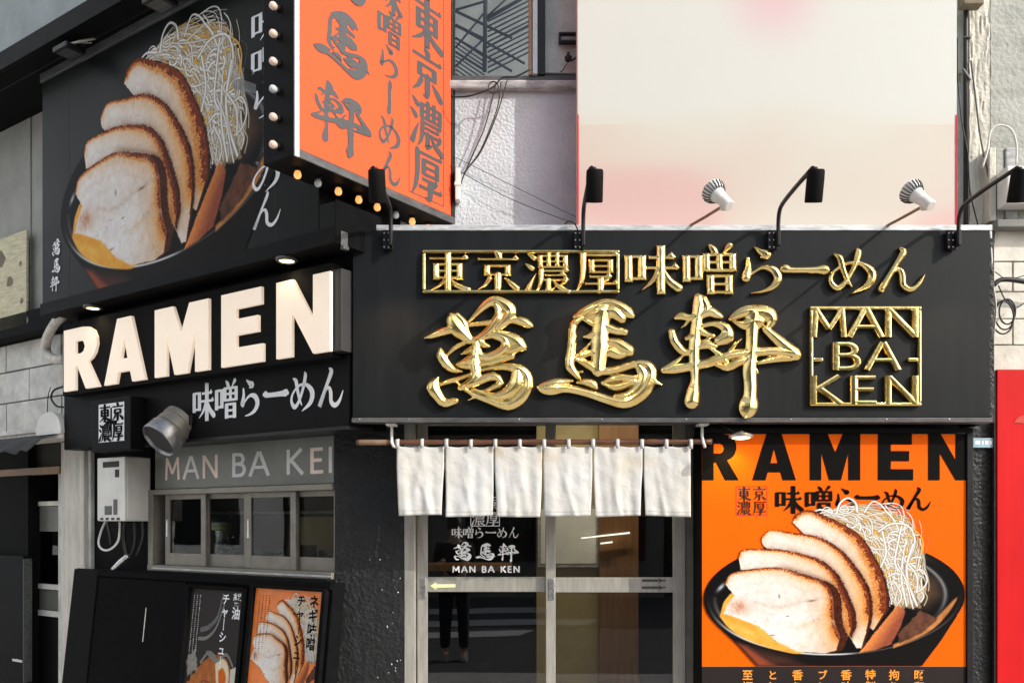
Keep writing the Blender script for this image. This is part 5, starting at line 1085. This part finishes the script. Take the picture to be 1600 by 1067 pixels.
# small square sign
qx0, qx1 = L.at(143, 660, -.30)[0], L.at(204, 660, -.30)[0]; qz1_, qz0_ = L.at(175, 622, -.30)[1], L.at(175, 704, -.30)[1]
sq = thing('seal_sign', 'small black box sign with a white square seal of four characters', 'sign', L, (qx0, -.3, qz0_))
bx('box', 'black_paint', sq, qx0, qx1, -.30, -.192, qz0_, qz1_, .006)
ia, ib = L.at(154, 660, -.303)[0], L.at(194, 660, -.303)[0]; iz1, iz0 = L.at(172, 630, -.303)[1], L.at(172, 690, -.303)[1]
MB().rect(ia, ib, iz0, iz1, -.3025).build('print', 'white_print', sq)
for i, ch in enumerate('東京濃厚'):
    cw = (ib - ia) / 2; ch_ = (iz1 - iz0) / 2; chars(ch, sq, 'black_print', ia + .008 + (i % 2) * cw, iz0 + .008 + (0 if i > 1 else ch_), cw - .014, ch_ - .016, -.304, fat=1.75, name='printed_character')
mb = MB(); cx = (ia + ib) / 2; cz = (iz0 + iz1) / 2; mb.rect(cx - .07, cx + .07, cz - .012, cz + .012, -.3036).rect(cx - .010, cx + .010, cz + .0121, iz1 - .03, -.3036).rect(cx - .010, cx + .010, iz0 + .03, cz - .0121, -.3036); mb.build('printed_cross', 'black_print', sq)
# vent duct
vx, vz = L.at(281, 658, -.2)
vd = thing('vent_duct', 'short round silver vent duct angled out below the lit letter A', 'vent', L, (vx, -.2, vz))
ax = Vector((-.06, -.74, -.66)).normalized()
MB().lathe([(.118, -.01), (.118, .03), (.112, .034), (.112, .06), (.118, .064), (.118, .10), (.112, .104), (.112, .12)], (vx, -.195, vz), ax, 32).build('pipe', 'aluminium_dark', vd, smooth='angle')
MB().lathe([(.117, .121), (.124, .125), (.124, .205), (.120, .212), (.114, .206), (.108, .190), (.002, .188)], (vx, -.195, vz), ax, 32).build('hood', 'hood_steel', vd, smooth='angle')
MB().lathe([(.106, .1895), (.104, .196), (.002, .197)], (vx, -.195, vz), ax, 28).build('grille', 'interior_dark', vd)
MB().box(vx - .09, vx + .14, -.215, -.191, vz - .03, vz + .03).build('bracket', 'black_metal', vd, bevel=.004)
# water heater
hx0, hx1 = L.at(152, 760, -.20)[0], L.at(195, 760, -.20)[0]; hz1_, hz0_ = L.at(172, 714, -.2)[1], L.at(172, 814, -.2)[1]
wh = thing('water_heater', 'white wall-hung water heater with hoses left of the shop window', 'water heater', L, (hx0, -.2, hz0_))
bx('case', 'heater_side', wh, hx0, hx1, -.186, .002, hz0_, hz1_, .010); bx('cover', 'white_plastic', wh, hx0 - .002, hx1 - .004, -.20, -.187, hz0_ + .002, hz1_ - .002, .008)
hw = hx1 - hx0; hh_ = hz1_ - hz0_
bx('exhaust_slot', 'interior_dark', wh, hx0 + hw * .22, hx0 + hw * .80, -.2035, -.2005, hz1_ - hh_ * .16, hz1_ - hh_ * .07, .004)
bx('status_window', 'interior_dark', wh, hx0 + hw * .66, hx0 + hw * .80, -.2030, -.2005, hz1_ - hh_ * .32, hz1_ - hh_ * .20, .002)
bx('badge', 'grey_trim', wh, hx0 + hw * .28, hx0 + hw * .54, -.2025, -.2005, hz0_ + hh_ * .1, hz0_ + hh_ * .24, .001); bx('badge', 'grey_trim', wh, hx0 + hw * .60, hx0 + hw * .74, -.2025, -.2005, hz0_ + hh_ * .1, hz0_ + hh_ * .34, .001)
for k in range(4): bx('foot_slot', 'interior_dark', wh, hx0 + hw * (.12 + .2 * k), hx0 + hw * (.23 + .2 * k), -.2025, -.2005, hz0_ + hh_ * .02, hz0_ + hh_ * .055, .001)
def hose(pts, r, m):
    q = []
    for p in pts: a, z = L.at(p[0], p[1], p[2]); q.append((a, p[2], z))
    MB().tube([tuple(p) for p in smooth_pts(q, 5)], r, 8).build('hose', m, wh, smooth=True)
hose([(165, 814, -.1), (158, 830, -.12), (154, 848, -.12), (160, 858, -.12), (172, 858, -.12), (184, 846, -.12), (187, 828, -.1), (187, 814, -.1)], .008, 'white_plastic')
hose([(168, 814, -.1), (172, 835, -.12), (174, 850, -.1)], .011, 'cable'); hose([(196, 814, -.08), (193, 840, -.08), (198, 868, -.08)], .014, 'cable'); hose([(210, 812, -.07), (211, 845, -.06), (205, 866, -.06), (196, 872, -.06)], .011, 'cable'); hose([(222, 812, -.05), (223, 840, -.05), (214, 868, -.05)], .009, 'cable')
hose([(200, 868, -.08), (188, 878, -.09), (177, 890, -.09)], .020, 'steel')
# transom with lettering and the sliding window
tz1, tz0 = 2.125, 1.83
tx0 = L.at(243, 730, -.004)[0]
sw = thing('shop_window', 'grey framed sliding kitchen window under a lettered transom panel', 'window', L, (wx0, 0, 1.26))
tp = bx('transom_panel', 'vinyl_grey', sw, tx0, -.004, -.008, .03, tz0 + .003, tz1 - .008, .002)
bx('panel_joint', 'aluminium_dark', sw, L.at(385, 720, -.01)[0], L.at(385.8, 720, -.01)[0], -.0088, -.0075, tz0 + .004, tz1 - .01, 0)
pz = [(258, 281), (286, 311), (316, 341), (362, 384), (389, 421), (447, 474), (484, 506), (513, 542)]
hL = .155; zz = 1.895
for i, (ch, (a, b2)) in enumerate(zip('MANBAKEN', pz)):
    xa = L.at(a, 735, -.009)[0]; xb = min(L.at(b2, 735, -.009)[0], 9); wd, stx = ROM[ch]
    if ch == 'N' and i == 7: stx = seg((10, 0), (10, 100)); 
    o = put(MB(), stx, xa, zz, (xb - xa) * 100 / wd, hL, -.0095, fat=1.25).build('letter', ['letter_copper', 'letter_grey', 'letter_copper', 'letter_grey', 'letter_grey', 'letter_grey', 'letter_copper', 'letter_grey'][i], sw)
wz0_, wz1_ = 1.262, tz0
bx('frame', 'aluminium_dark', sw, wx0, -.004, -.02, .08, wz1_ - .035, wz1_, .002); bx('frame', 'aluminium_dark', sw, wx0, -.004, -.025, .08, wz0_ + .001, wz0_ + .04, .002)
bx('frame', 'aluminium_dark', sw, wx0, wx0 + .055, -.02, .08, wz0_ + .041, wz1_ - .036, .002)
pan = [(258, 321, .02), (319, 389, .045), (384, 462, .02), (457, 532, .045)]
for k, (a, b2, y) in enumerate(pan):
    xa = max(L.at(a, 800, y)[0], wx0 + .057); xb = min(L.at(b2, 800, y)[0], -.006); sv = .05
    s_ = bx('sash', 'aluminium_dark', sw, xa, xa + sv, y, y + .022, wz0_ + .041, wz1_ - .036, .002)
    bx('sash_rail', 'aluminium_dark', s_, xa + sv + .0005, xb - sv - .0005, y + .001, y + .021, wz0_ + .041, wz0_ + .125, .002); bx('sash_rail', 'aluminium_dark', s_, xa + sv + .0005, xb - sv - .0005, y + .001, y + .021, wz1_ - .07, wz1_ - .036, .002); bx('stile', 'aluminium_dark', s_, xb - sv, xb, y, y + .022, wz0_ + .041, wz1_ - .036, .002)
    MB().rect(xa + sv, xb - sv, wz0_ + .125, wz1_ - .07, y + .011).build('glass_pane', 'window_glass', s_)
    bx('finger_pull', 'steel', s_, xa + .016, xa + .030, y - .003, y - .0005, 1.50, 1.62, .001)
bx('bottom_strip', 'galvanised', sw, wx0 + .057, -.006, -.028, -.0255, wz0_ + .012, wz0_ + .022, .001)
kt = thing('kitchen', 'dark kitchen behind the sliding window with shelves and pots', 'room', L, (wx0, .9, 1.2))
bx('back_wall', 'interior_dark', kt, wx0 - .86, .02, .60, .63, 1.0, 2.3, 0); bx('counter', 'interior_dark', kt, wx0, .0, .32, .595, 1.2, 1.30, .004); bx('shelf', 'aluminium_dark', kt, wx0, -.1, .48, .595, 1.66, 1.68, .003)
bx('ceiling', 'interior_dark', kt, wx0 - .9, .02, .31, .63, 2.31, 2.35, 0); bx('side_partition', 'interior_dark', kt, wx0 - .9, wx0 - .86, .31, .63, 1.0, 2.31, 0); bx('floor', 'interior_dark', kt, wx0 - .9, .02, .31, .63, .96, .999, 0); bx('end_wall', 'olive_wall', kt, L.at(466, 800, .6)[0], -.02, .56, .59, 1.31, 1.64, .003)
rs2 = random.Random(9)
for k, px in enumerate((345, 372, 420, 440, 478, 505)):
    x = L.at(px, 860, .4)[0]
    t = thing('cooking_pot', ['tall steel pot by the second window pane', 'low dark pot beside the tall steel pot', 'small dark pan on the kitchen counter', 'second small pan right of the first pan', 'dark ladle pot by the last window pane', 'steel cup at the right end of the kitchen counter'][k], 'pot', L, (x, .42, 1.301))
    r = (.07, .09, .07, .06, .06, .045)[k]; h_ = (.24, .10, .09, .07, .14, .11)[k]
    MB().lathe([(r * .9, 0), (r, .01), (r, h_), (r * 1.06, h_ + .004), (r * .94, h_ + .006), (r * .9, .02)], (x, .42, 1.301), (0, 0, 1), 18).build('body', ['steel', 'black_metal', 'black_metal', 'black_metal', 'grey_trim', 'steel'][k], t, smooth='angle')
    MB().tube([(x + r, .42, 1.301 + h_ * .7), (x + r + .05, .40, 1.301 + h_ * .8), (x + r + .09, .40, 1.301 + h_ * .8)], .006, 6).build('handle', 'steel', t, smooth=True)
x = L.at(302, 818, .2)[0]
lb2 = thing('food_tub', 'tub with white and yellow label behind the first window pane', 'tub', L, (x, .40, 1.301))
MB().lathe([(.08, 0), (.085, .33), (.09, .335), (.09, .35), (.002, .352)], (x, .42, 1.301), (0, 0, 1), 20).build('tub', 'black_metal', lb2, smooth='angle'); MB().lathe([(.0862, .27), (.0866, .30)], (x, .42, 1.301), (0, 0, 1), 20).build('label_band', 'white_plastic', lb2, smooth='angle'); MB().lathe([(.0860, .245), (.0862, .268)], (x, .42, 1.301), (0, 0, 1), 20).build('label_band', 'arrow_yellow', lb2, smooth='angle')
# ------------------------------------------------------------------ menu board leaning under the window
TL = R(-6.5); mzt = 1.258
my = -.10; 
class MF:   # board plane: local x along the facade, z up the tilted board, y into it
    o = np.array(L.w(0, my, 0)[:2])
mbx0, mbx1 = L.at(118, 907, my)[0], L.at(521, 907, my)[0]
mo = thing('menu_board', 'black leaning menu board with two food posters under the window', 'menu board', L, (mbx0, my, mzt), tilt=TL)
Lm = np.array(L.w(mbx0, my, mzt)); Rm = (Matrix.Rotation(L.a, 3, 'Z') @ Matrix.Rotation(TL, 3, 'X'))
def mat_at(px, py, y=0.):      # measured point on the tilted board
    d = Rm.inverted() @ Vector(((px - 800) / 1420, 1, (816 - py) / 1420)); o = Rm.inverted() @ (Vector((0, 0, 1.6)) - Vector(Lm)); t = (y - o.y) / d.y; p = o + d * t; return p.x, p.z
bw = mbx1 - mbx0
bx('board', 'matte_black', mo, 0, bw, .004, .10, -1.18, 0, .008)
gx = mat_at(151, 930)[0]
bx('left_post', 'dull_black', mo, .004, gx, -.012, .003, -1.15, -.006, .005)
bx('top_strip', 'matte_black', mo, gx + .002, bw - .004, -.014, .003, -.05, -.004, .004)
bx('blank_panel', 'matte_black', mo, gx + .01, mat_at(290, 930)[0], -.004, .003, -1.1, -.055, .002)
a, z1_ = mat_at(229, 949); b2, z0_ = mat_at(231, 1003); bx('slot_strip', 'paper', mo, a, a + .006, -.0065, -.0042, z0_, z1_, 0)
def menu(pxl, pxr, pyt, m, label):
    xa, zt_ = mat_at(pxl, pyt); xb, _ = mat_at(pxr, pyt); w_ = xb - xa
    rim = .018
    f_ = bx('menu_frame', 'matte_black', mo, xa - rim - .03, xa - .012, -.03, .003, -1.08, zt_ + rim + .012, .006)
    bx('frame_edge', 'matte_black', f_, xb + .012, xb + rim + .03, -.03, .003, -1.08, zt_ + rim + .012, .006); bx('frame_edge', 'matte_black', f_, xa - .0115, xb + .0115, -.03, .003, zt_ + .012, zt_ + rim + .012, .006)
    s_ = bx('menu_print', m, mo, xa - .011, xb + .011, -.006, .003, -1.05, zt_ + .011, 0); return s_, xa, xb, zt_
s1, xa, xb, zt_ = menu(403, 506, 921, 'menu_orange', '')
w_ = xb - xa
for k, ch in enumerate('ネギ味噌'): font(MB(), ch, xb - w_ * .11, zt_ - .055 - k * .082, .080, -.0078, .028).build('printed_character', 'black_print', s1)
for k, ch in enumerate('チャ|シュー'): font(MB(), '｜' if ch in '|ー' else ch, xb - w_ * .30, zt_ - .055 - k * .078, .074, -.0078, .026).build('printed_character', 'black_print', s1)
mb = MB()
for c in range(4):
    for k in range(30 - c * 3): mb.rect(xa + w_ * (.05 + .052 * c) + rs2.uniform(0, .002), xa + w_ * (.05 + .052 * c) + rs2.uniform(.006, .012), zt_ - .03 - k * .0135 - rs2.uniform(.004, .009), zt_ - .03 - k * .0135, -.0077)
mb.build('small_print', 'dark_print', s1)
me_s = (w_ + .018) / 322; mz_ = mat_at(391, 1012)[1]
food(s1, 'pork_picture', xa - .008, mz_, -.0071, me_s, me_s * 1.25, 0, 1129., 930., bowl_art(False))
s2, xa, xb, zt_ = menu(302, 383, 921, 'dark_print', ''); w_ = xb - xa
for k, ch in enumerate('醤油'): font(MB(), ch, xb - w_ * .11, zt_ - .05 - k * .085, .082, -.0078, .024).build('printed_character', 'white_print', s2)
for k, ch in enumerate('チャ|シュー'): font(MB(), '｜' if ch in '|ー' else ch, xb - w_ * .32, zt_ - .05 - k * .080, .074, -.0078, .022).build('printed_character', 'white_print', s2)
mb = MB()
for c in range(3):
    for k in range(28): mb.rect(xa + w_ * (.05 + .06 * c) + rs2.uniform(0, .002), xa + w_ * (.05 + .06 * c) + rs2.uniform(.005, .011), zt_ - .03 - k * .0135 - rs2.uniform(.004, .009), zt_ - .03 - k * .0135, -.0077)
mb.build('small_print', 'letter_grey', s2)
def swirl(pts, w0, m, nm='printed_swirl'):
    st_ = [('c', [(p[0], p[1], w0) for p in pts])]; put(MB(), st_, xa, zt_ - w_ * 2.2, w_, w_ * 2.2, -.0074).build(nm, m, s2)
swirl([(25, 78), (40, 80), (55, 86), (62, 98)], 3, 'grey_trim'); swirl([(22, 73), (38, 74), (54, 80), (66, 93)], 2, 'vinyl_grey'); swirl([(40, 66), (60, 62), (78, 66), (92, 60)], 2, 'vinyl_grey'); swirl([(30, 60), (44, 66), (58, 64)], 2, 'vinyl_grey')
def soy_art():
    A = Art(0, 0, 120, 120, 2.2); h, w = A.h, A.w; n1 = fbm(h, w, 16, 71); n2 = fbm(h, w, 6, 75)
    A.fill([(0, 70), (12, 52), (36, 28), (58, 16), (86, 14), (108, 30), (112, 120), (0, 120)], np.stack([150 + 60 * n1, 84 + 46 * n1, 40 + 30 * n1], -1), 1, 8)
    A.fill([(2, 26), (24, 6), (32, 34), (10, 46)], np.stack([120 + 50 * n2, 122 + 40 * n2, 112 + 40 * n2], -1), 2, 10); A.fill([(104, 30), (119, 24), (119, 120), (108, 120)], np.stack([214 + 20 * n1, 210 + 20 * n1, 196 + 20 * n1], -1), 1)
    for k in range(4):
        x0 = 0 + 24 * k; pl = [(x0 - 6, 120), (x0 + 26, 74 - 8 * k), (x0 + 46, 48 + 4 * k), (x0 + 62, 50 + 6 * k), (x0 + 48, 84), (x0 + 22, 120)]
        d = A.fill(pl, np.stack([222 + 24 * n1, 158 + 30 * n1, 100 + 30 * n1], -1), 1, 3); t = A.dist([pl[0], pl[1], pl[2], pl[3]]); m = np.clip(1 - t / 6, 0, 1) * (d < 1); A.over(m, np.stack([120 + 50 * n2, 52 + 30 * n2, 26 + 14 * n2], -1))
        m = np.exp(-((A.dist([(x0 + 14, 120), (x0 + 38, 84), (x0 + 54, 62)])) / 3.) ** 2) * (d < 0) * .7; A.over(m, (140, 62, 34))
    A.fill(A.line([(70, 26), (82, 18), (98, 26), (102, 48), (92, 62), (78, 54), (70, 26)]), (238, 224, 190), 1); A.fill(A.line([(78, 34), (88, 30), (96, 42), (92, 54), (82, 50), (78, 34)]), np.stack([222 + 0 * n1, 92 + 30 * n1, 30 + 10 * n1], -1), 1.2)
    A.fill([(66, 62), (76, 58), (80, 72), (74, 82), (66, 80)], (206, 200, 188), 1.2)
    return A.mesh('soy_picture')
o = link('pork_picture', soy_art(), s2); k_ = (w_ + .02) / 120; b0 = ofs(s2); o.scale = (k_, 1, k_ * 1.12); o.location = (xa - .01 - b0[0], -.0071 - b0[1], mat_at(330, 1003)[1] - b0[2])

# ------------------------------------------------------------------ the neighbour at the left
ng = thing('neighbour_building', 'weathered grey neighbour building at the left edge', 'building', L, (-4.5, .02, 0))
bx('upper_wall', 'concrete_blue', ng, -7.5, .1, -.002, .4, 4.99, 8, 0)
bx('netting_wall', 'net_grey', ng, -7.5, -2.655, -.05, .4, 3.28, 4.857, 0)
for k in range(5): bx('netting_post', 'net_grey', ng, -2.80 - .62 * k, -2.772 - .62 * k, -.062, -.0505, 3.28, 4.85, .004)
bx('eave_shadow_board', 'dull_black', ng, -7.5, -2.53, -.12, .4, 3.10, 3.278, .004)  # black board stands in for the shade above the wall panels
bx('base_wall', 'mortar', ng, -7.5, -2.705, .03, .4, 2.30, 3.098, 0)
zr_ = 2.36; r_ = 0
tile_rows = [(2.36, 2.60), (2.608, 2.86), (2.868, 3.09)]
for j, (a, b2) in enumerate(tile_rows):
    x = -7.4 + .37 * (j % 2)
    while x < -2.74:
        xe_ = min(x + .86, -2.715); bx('wall_panel', 'tile_grey', ng, x, xe_ - .008, .012 + rs.uniform(-.004, .004), .035, a, b2 - .004, .003); x += .87
bx('ground_wall', 'dull_black', ng, -7.5, L.at(40, 800, 0)[0], .02, .4, 0, 2.3, 0)
px0_, px1_ = L.at(95, 800, -.06)[0], L.at(131, 800, -.06)[0]
pi = thing('white_pillar', 'pale worn pillar between the shop and the dark doorway', 'pillar', L, (px0_, -.06, 0)); bx('shaft', 'pillar_white', pi, px0_, px1_, -.06, .2, 0, 2.22, .006); bx('pipe', 'tile_grey', pi, px1_ + .002, L.at(141, 800, -.03)[0], -.03, .2, 0, 2.2, .01)
nd = thing('side_door', 'narrow framed glass door in the dark doorway at far left', 'door', L, (-3.9, .1, 0))
dx0, dx1 = L.at(44, 880, .1)[0], L.at(96, 880, .1)[0]
bx('frame', 'tile_grey', nd, dx0, dx0 + .05, .1, .14, .3, 2.05, .003); bx('frame', 'tile_grey', nd, dx1 - .05, dx1, .1, .14, .3, 2.05, .003)
for a, b2 in ((790, 783), (920, 912), (962, 953)): bx('crossbar', 'tile_grey', nd, dx0 + .051, dx1 - .051, .102, .138, L.at(70, a, .1)[1], L.at(70, b2, .1)[1], .003)
bx('top_panel', 'vinyl_grey', nd, dx0 + .051, dx1 - .051, .115, .13, L.at(70, 830, .1)[1], L.at(70, 791, .1)[1], .002); bx('mid_panel', 'vinyl_grey', nd, dx0 + .051, dx1 - .051, .115, .13, L.at(70, 952, .1)[1], L.at(70, 921, .1)[1], .002)
MB().rect(dx0 + .05, dx1 - .05, L.at(70, 911, .1)[1], L.at(70, 831, .1)[1], .122).build('glass_pane', 'window_glass', nd)
bx('kick_panel', 'black_paint', nd, dx0 + .051, dx1 - .051, .11, .13, .02, L.at(70, 963, .1)[1], .003); bx('backing', 'interior_dark', nd, dx0, dx1, .3, .34, 0, 2.2, 0)
bx('lintel', 'interior_dark', nd, L.at(40, 740, .1)[0], px0_, .09, .3, 2.06, 2.3, .004)
bx('transom_bar', 'frame_brown', nd, L.at(0, 735, .02)[0], L.at(96, 735, .02)[0], .0, .06, L.at(50, 742, .02)[1], L.at(50, 731, .02)[1], .004)
cbn = thing('dark_cabinet', 'dark cabinet standing in the doorway at the lower left corner', 'cabinet', L, (-4.6, -.05, 0))
cx0, cx1 = L.at(-60, 950, -.05)[0], L.at(36, 950, -.05)[0]; bx('body', 'black_paint', cbn, cx0, cx1, -.05, .018, 0, L.at(20, 868, -.05)[1], .006); bx('edge', 'grey_trim', cbn, cx1 + .001, cx1 + .012, -.052, .018, 0.3, L.at(20, 872, -.05)[1], .002); bx('handle', 'steel', cbn, L.at(20, 1031, -.06)[0], L.at(35, 1031, -.06)[0], -.066, -.052, L.at(25, 1033, -.06)[1], L.at(25, 1029, -.06)[1], .002)
# white roller tube and ragged awning
zt_l, zb_l = L.at(40, 672, -.16)[1], L.at(40, 690, -.16)[1]; xl1 = L.at(62, 680, -.16)[0]
cg = thing('wall_cornice', 'worn pale cornice board along the bottom of the grey panels', 'cornice', L, (xl1, -.16, zb_l)); bx('board', 'pillar_white', cg, -7.4, xl1, -.16, .02, zb_l, zt_l, .006); bx('lip', 'tile_grey', cg, -7.4, xl1 - .004, -.175, -.161, zt_l - .03, zt_l + .006, .003)
dc0, dcz = L.at(60, 681, -.2); dc1 = L.at(99, 675, -.2)[0]; dch = L.at(80, 644, -.2)[1] - L.at(80, 679, -.2)[1]
dm = thing('lamp_cover', 'round topped white cover on the end of the pale cornice', 'cover', L, (dc0, -.2, dcz)); MB().prism([(dc0 + (dc1 - dc0) * (.5 - .5 * math.cos(a)), dcz + dch * math.sin(a) ** .8) for a in np.linspace(0, math.pi, 15)], -.22, -.02).build('shell', 'white_plastic', dm, smooth='angle', bevel=.014)
bx('base', 'tile_grey', dm, dc0 + .01, dc1 - .01, -.20, -.02, dcz - .03, dcz - .002, .004)
ag = thing('ragged_awning', 'dark ragged cloth awning hanging at the left edge', 'awning', L, (-4.6, -.4, 2.2)); mb = MB(); n_ = 30; ax0, ax1 = L.at(-80, 690, -.35)[0], L.at(58, 690, -.35)[0]; v = []
for k in range(n_ + 1):
    x = ax0 + (ax1 - ax0) * k / n_; s_ = abs(math.sin(k * .55)) * .03
    v += [(x, -.165, zb_l + .035), (x, -.30 - .02 * math.sin(k * .9), zb_l - .02), (x, -.42 - .02 * math.sin(k * .9 + 1), zb_l - .10 - s_), ]
f = [];
for k in range(n_):
    for q in range(2): f.append((k * 3 + q, (k + 1) * 3 + q, (k + 1) * 3 + q + 1, k * 3 + q + 1))
mb.add(v, f); o = mb.build('cloth', 'awning_cloth', ag, smooth=True); sd_ = o.modifiers.new('cloth', 'SOLIDIFY'); sd_.thickness = .004
# yellow net panel and pipes
ax0, az1 = L.at(-60, 400, -.12); ax1, _ = L.at(41, 420, -.12); az1 = L.at(38, 360, -.12)[1]; az0 = L.at(38, 508, -.12)[1]
yp = thing('advert_panel', 'faded pale yellow panel with round brown blots on the grey netting', 'panel', L, (ax1, -.12, az0)); bx('sheet', 'net_yellow', yp, ax0, ax1, -.12, -.10, az0, az1, .003)
for px, py, r in ((2, 405, .06), (15, 440, .05), (-6, 470, .05), (32, 412, .02), (34, 470, .025)):
    x, z = L.at(px, py, -.121); MB().flat([(x + r * (1 + .25 * math.sin(3 * a + px)) * math.cos(a), z + r * (1 + .2 * math.cos(2 * a + py)) * math.sin(a)) for a in np.linspace(0, 6.28, 15)[:-1]], -.1215).build('printed_blot', 'brown_blot', yp)
for (a, b2) in ((360, 372), (380, 395), (430, 440), (470, 482), (495, 505)): x, z = L.at(43, (a + b2) / 2, -.121); MB().flat([(x - .01, z - .03), (x + .014, z - .012), (x + .008, z + .02), (x - .012, z + .03)], -.1222).build('torn_edge', 'concrete_grey', yp)
cable('grey plastic drain elbow under the picture sign at left', [(99, 492, -.25), (86, 505, -.2), (74, 528, -.12), (72, 548, -.08), (84, 561, -.1), (102, 562, -.15)], 0, .038, 'pillar_white', L, name='drain_elbow')['category'] = 'pipe'
cable('thin dark wire loop on the grey panels below the elbow', [(98, 604, -.02), (84, 610, -.05), (80, 622, -.05), (88, 634, -.05), (99, 636, -.03)], 0, .008, 'cable', L)
cable('thin dark wire hanging down the grey panels', [(79, 605, -.02), (75, 620, -.02), (74, 645, -.02)], 0, .004, 'cable', L)

# ------------------------------------------------------------------ the passer-by mirrored in the door glass
def person(x, y, label, heading):
    t = bpy.data.objects.new('person', None); COL.objects.link(t); t.location = (x, y, -.12); t.rotation_euler = (0, 0, heading); t['label'] = label; t['category'] = 'person'; INFO[t.name] = (0, 0, 0)
    def skin(name, m, V_, E_, rad, sub=2):
        me = bpy.data.meshes.new(name); me.from_pydata(V_, E_, []); me.materials.append(MATS[m]); o = link(name, me, t)
        o.modifiers.new('skin', 'SKIN'); ss = o.modifiers.new('sub', 'SUBSURF'); ss.levels = sub; ss.render_levels = sub
        for i, r in enumerate(rad): me.skin_vertices[0].data[i].radius = (r, r) if not isinstance(r, tuple) else r
        me.skin_vertices[0].data[0].use_root = True
        return o
    Vb = [(0, 0, .95), (0, .01, 1.15), (0, 0, 1.38), (0, .01, 1.49), (0, .03, 1.60), (0, .02, 1.72), (.17, 0, 1.42), (.23, .01, 1.15), (.16, .20, 1.22), (.11, .27, 1.26), (-.17, 0, 1.42), (-.23, .01, 1.15), (-.16, .20, 1.22), (-.11, .27, 1.26), (.10, 0, .90), (.11, .02, .50), (.12, -.01, .09), (.125, .13, .04), (-.10, 0, .90), (-.11, .02, .50), (-.12, -.01, .09), (-.125, .13, .04)]
    Eb = [(0, 1), (1, 2), (2, 3), (3, 4), (4, 5), (2, 6), (6, 7), (7, 8), (8, 9), (2, 10), (10, 11), (11, 12), (12, 13), (0, 14), (14, 15), (15, 16), (16, 17), (0, 18), (18, 19), (19, 20), (20, 21)]
    skin('body', 'skin', Vb, Eb, [(.15, .11), (.14, .10), (.16, .10), .055, .085, .075, .06, .045, .036, .035, .06, .045, .036, .035, .085, .058, .04, .035, .085, .058, .04, .035])
    skin('trousers', 'trousers', [(0, 0, .98), (.10, 0, .88), (.112, .02, .50), (.12, -.01, .14), (-.10, 0, .88), (-.112, .02, .50), (-.12, -.01, .14)], [(0, 1), (1, 2), (2, 3), (0, 4), (4, 5), (5, 6)], [(.17, .13), .105, .08, .07, .105, .08, .07])
    skin('jacket', 'jacket', [(0, 0, 1.0), (0, .01, 1.2), (0, 0, 1.40), (0, .0, 1.46), (.18, 0, 1.42), (.24, .01, 1.15), (.165, .19, 1.215), (-.18, 0, 1.42), (-.24, .01, 1.15), (-.165, .19, 1.215)], [(0, 1), (1, 2), (2, 3), (2, 4), (4, 5), (5, 6), (2, 7), (7, 8), (8, 9)], [(.175, .13), (.165, .125), (.18, .12), .07, .075, .058, .05, .075, .058, .05])
    for s_ in (.125, -.125): MB().add([(s_ - .045, -.08, .0), (s_ + .045, -.08, 0), (s_ + .05, .08, 0), (s_ + .035, .19, 0), (s_ - .035, .19, 0), (s_ - .05, .08, 0), (s_ - .04, -.07, .10), (s_ + .04, -.07, .10), (s_ + .045, .06, .10), (s_ + .025, .175, .05), (s_ - .025, .175, .05), (s_ - .045, .06, .10)], [(5, 4, 3, 2, 1, 0), (6, 7, 8, 9, 10, 11)] + [(k, (k + 1) % 6, 6 + (k + 1) % 6, 6 + k) for k in range(6)]).build('shoe', 'shoe', t, smooth=True, bevel=.01)
    MB().lathe([(.02, .115), (.075, .09), (.096, .03), (.098, -.03), (.08, -.09), (.03, -.11)], (0, .005, 1.71), (0, -.25, 1), 18).build('hair', 'hair', t, smooth=True)
    MB().box(-.19, .19, -.13, .16, .86, .99).build('waist_bag', 'bag_tan', t, bevel=.04)
person(-.72, -.45, 'person in dark trousers with a tan waist bag reflected in the door glass', 0)
bpy.data.objects.remove(fo); bpy.data.curves.remove(fc)
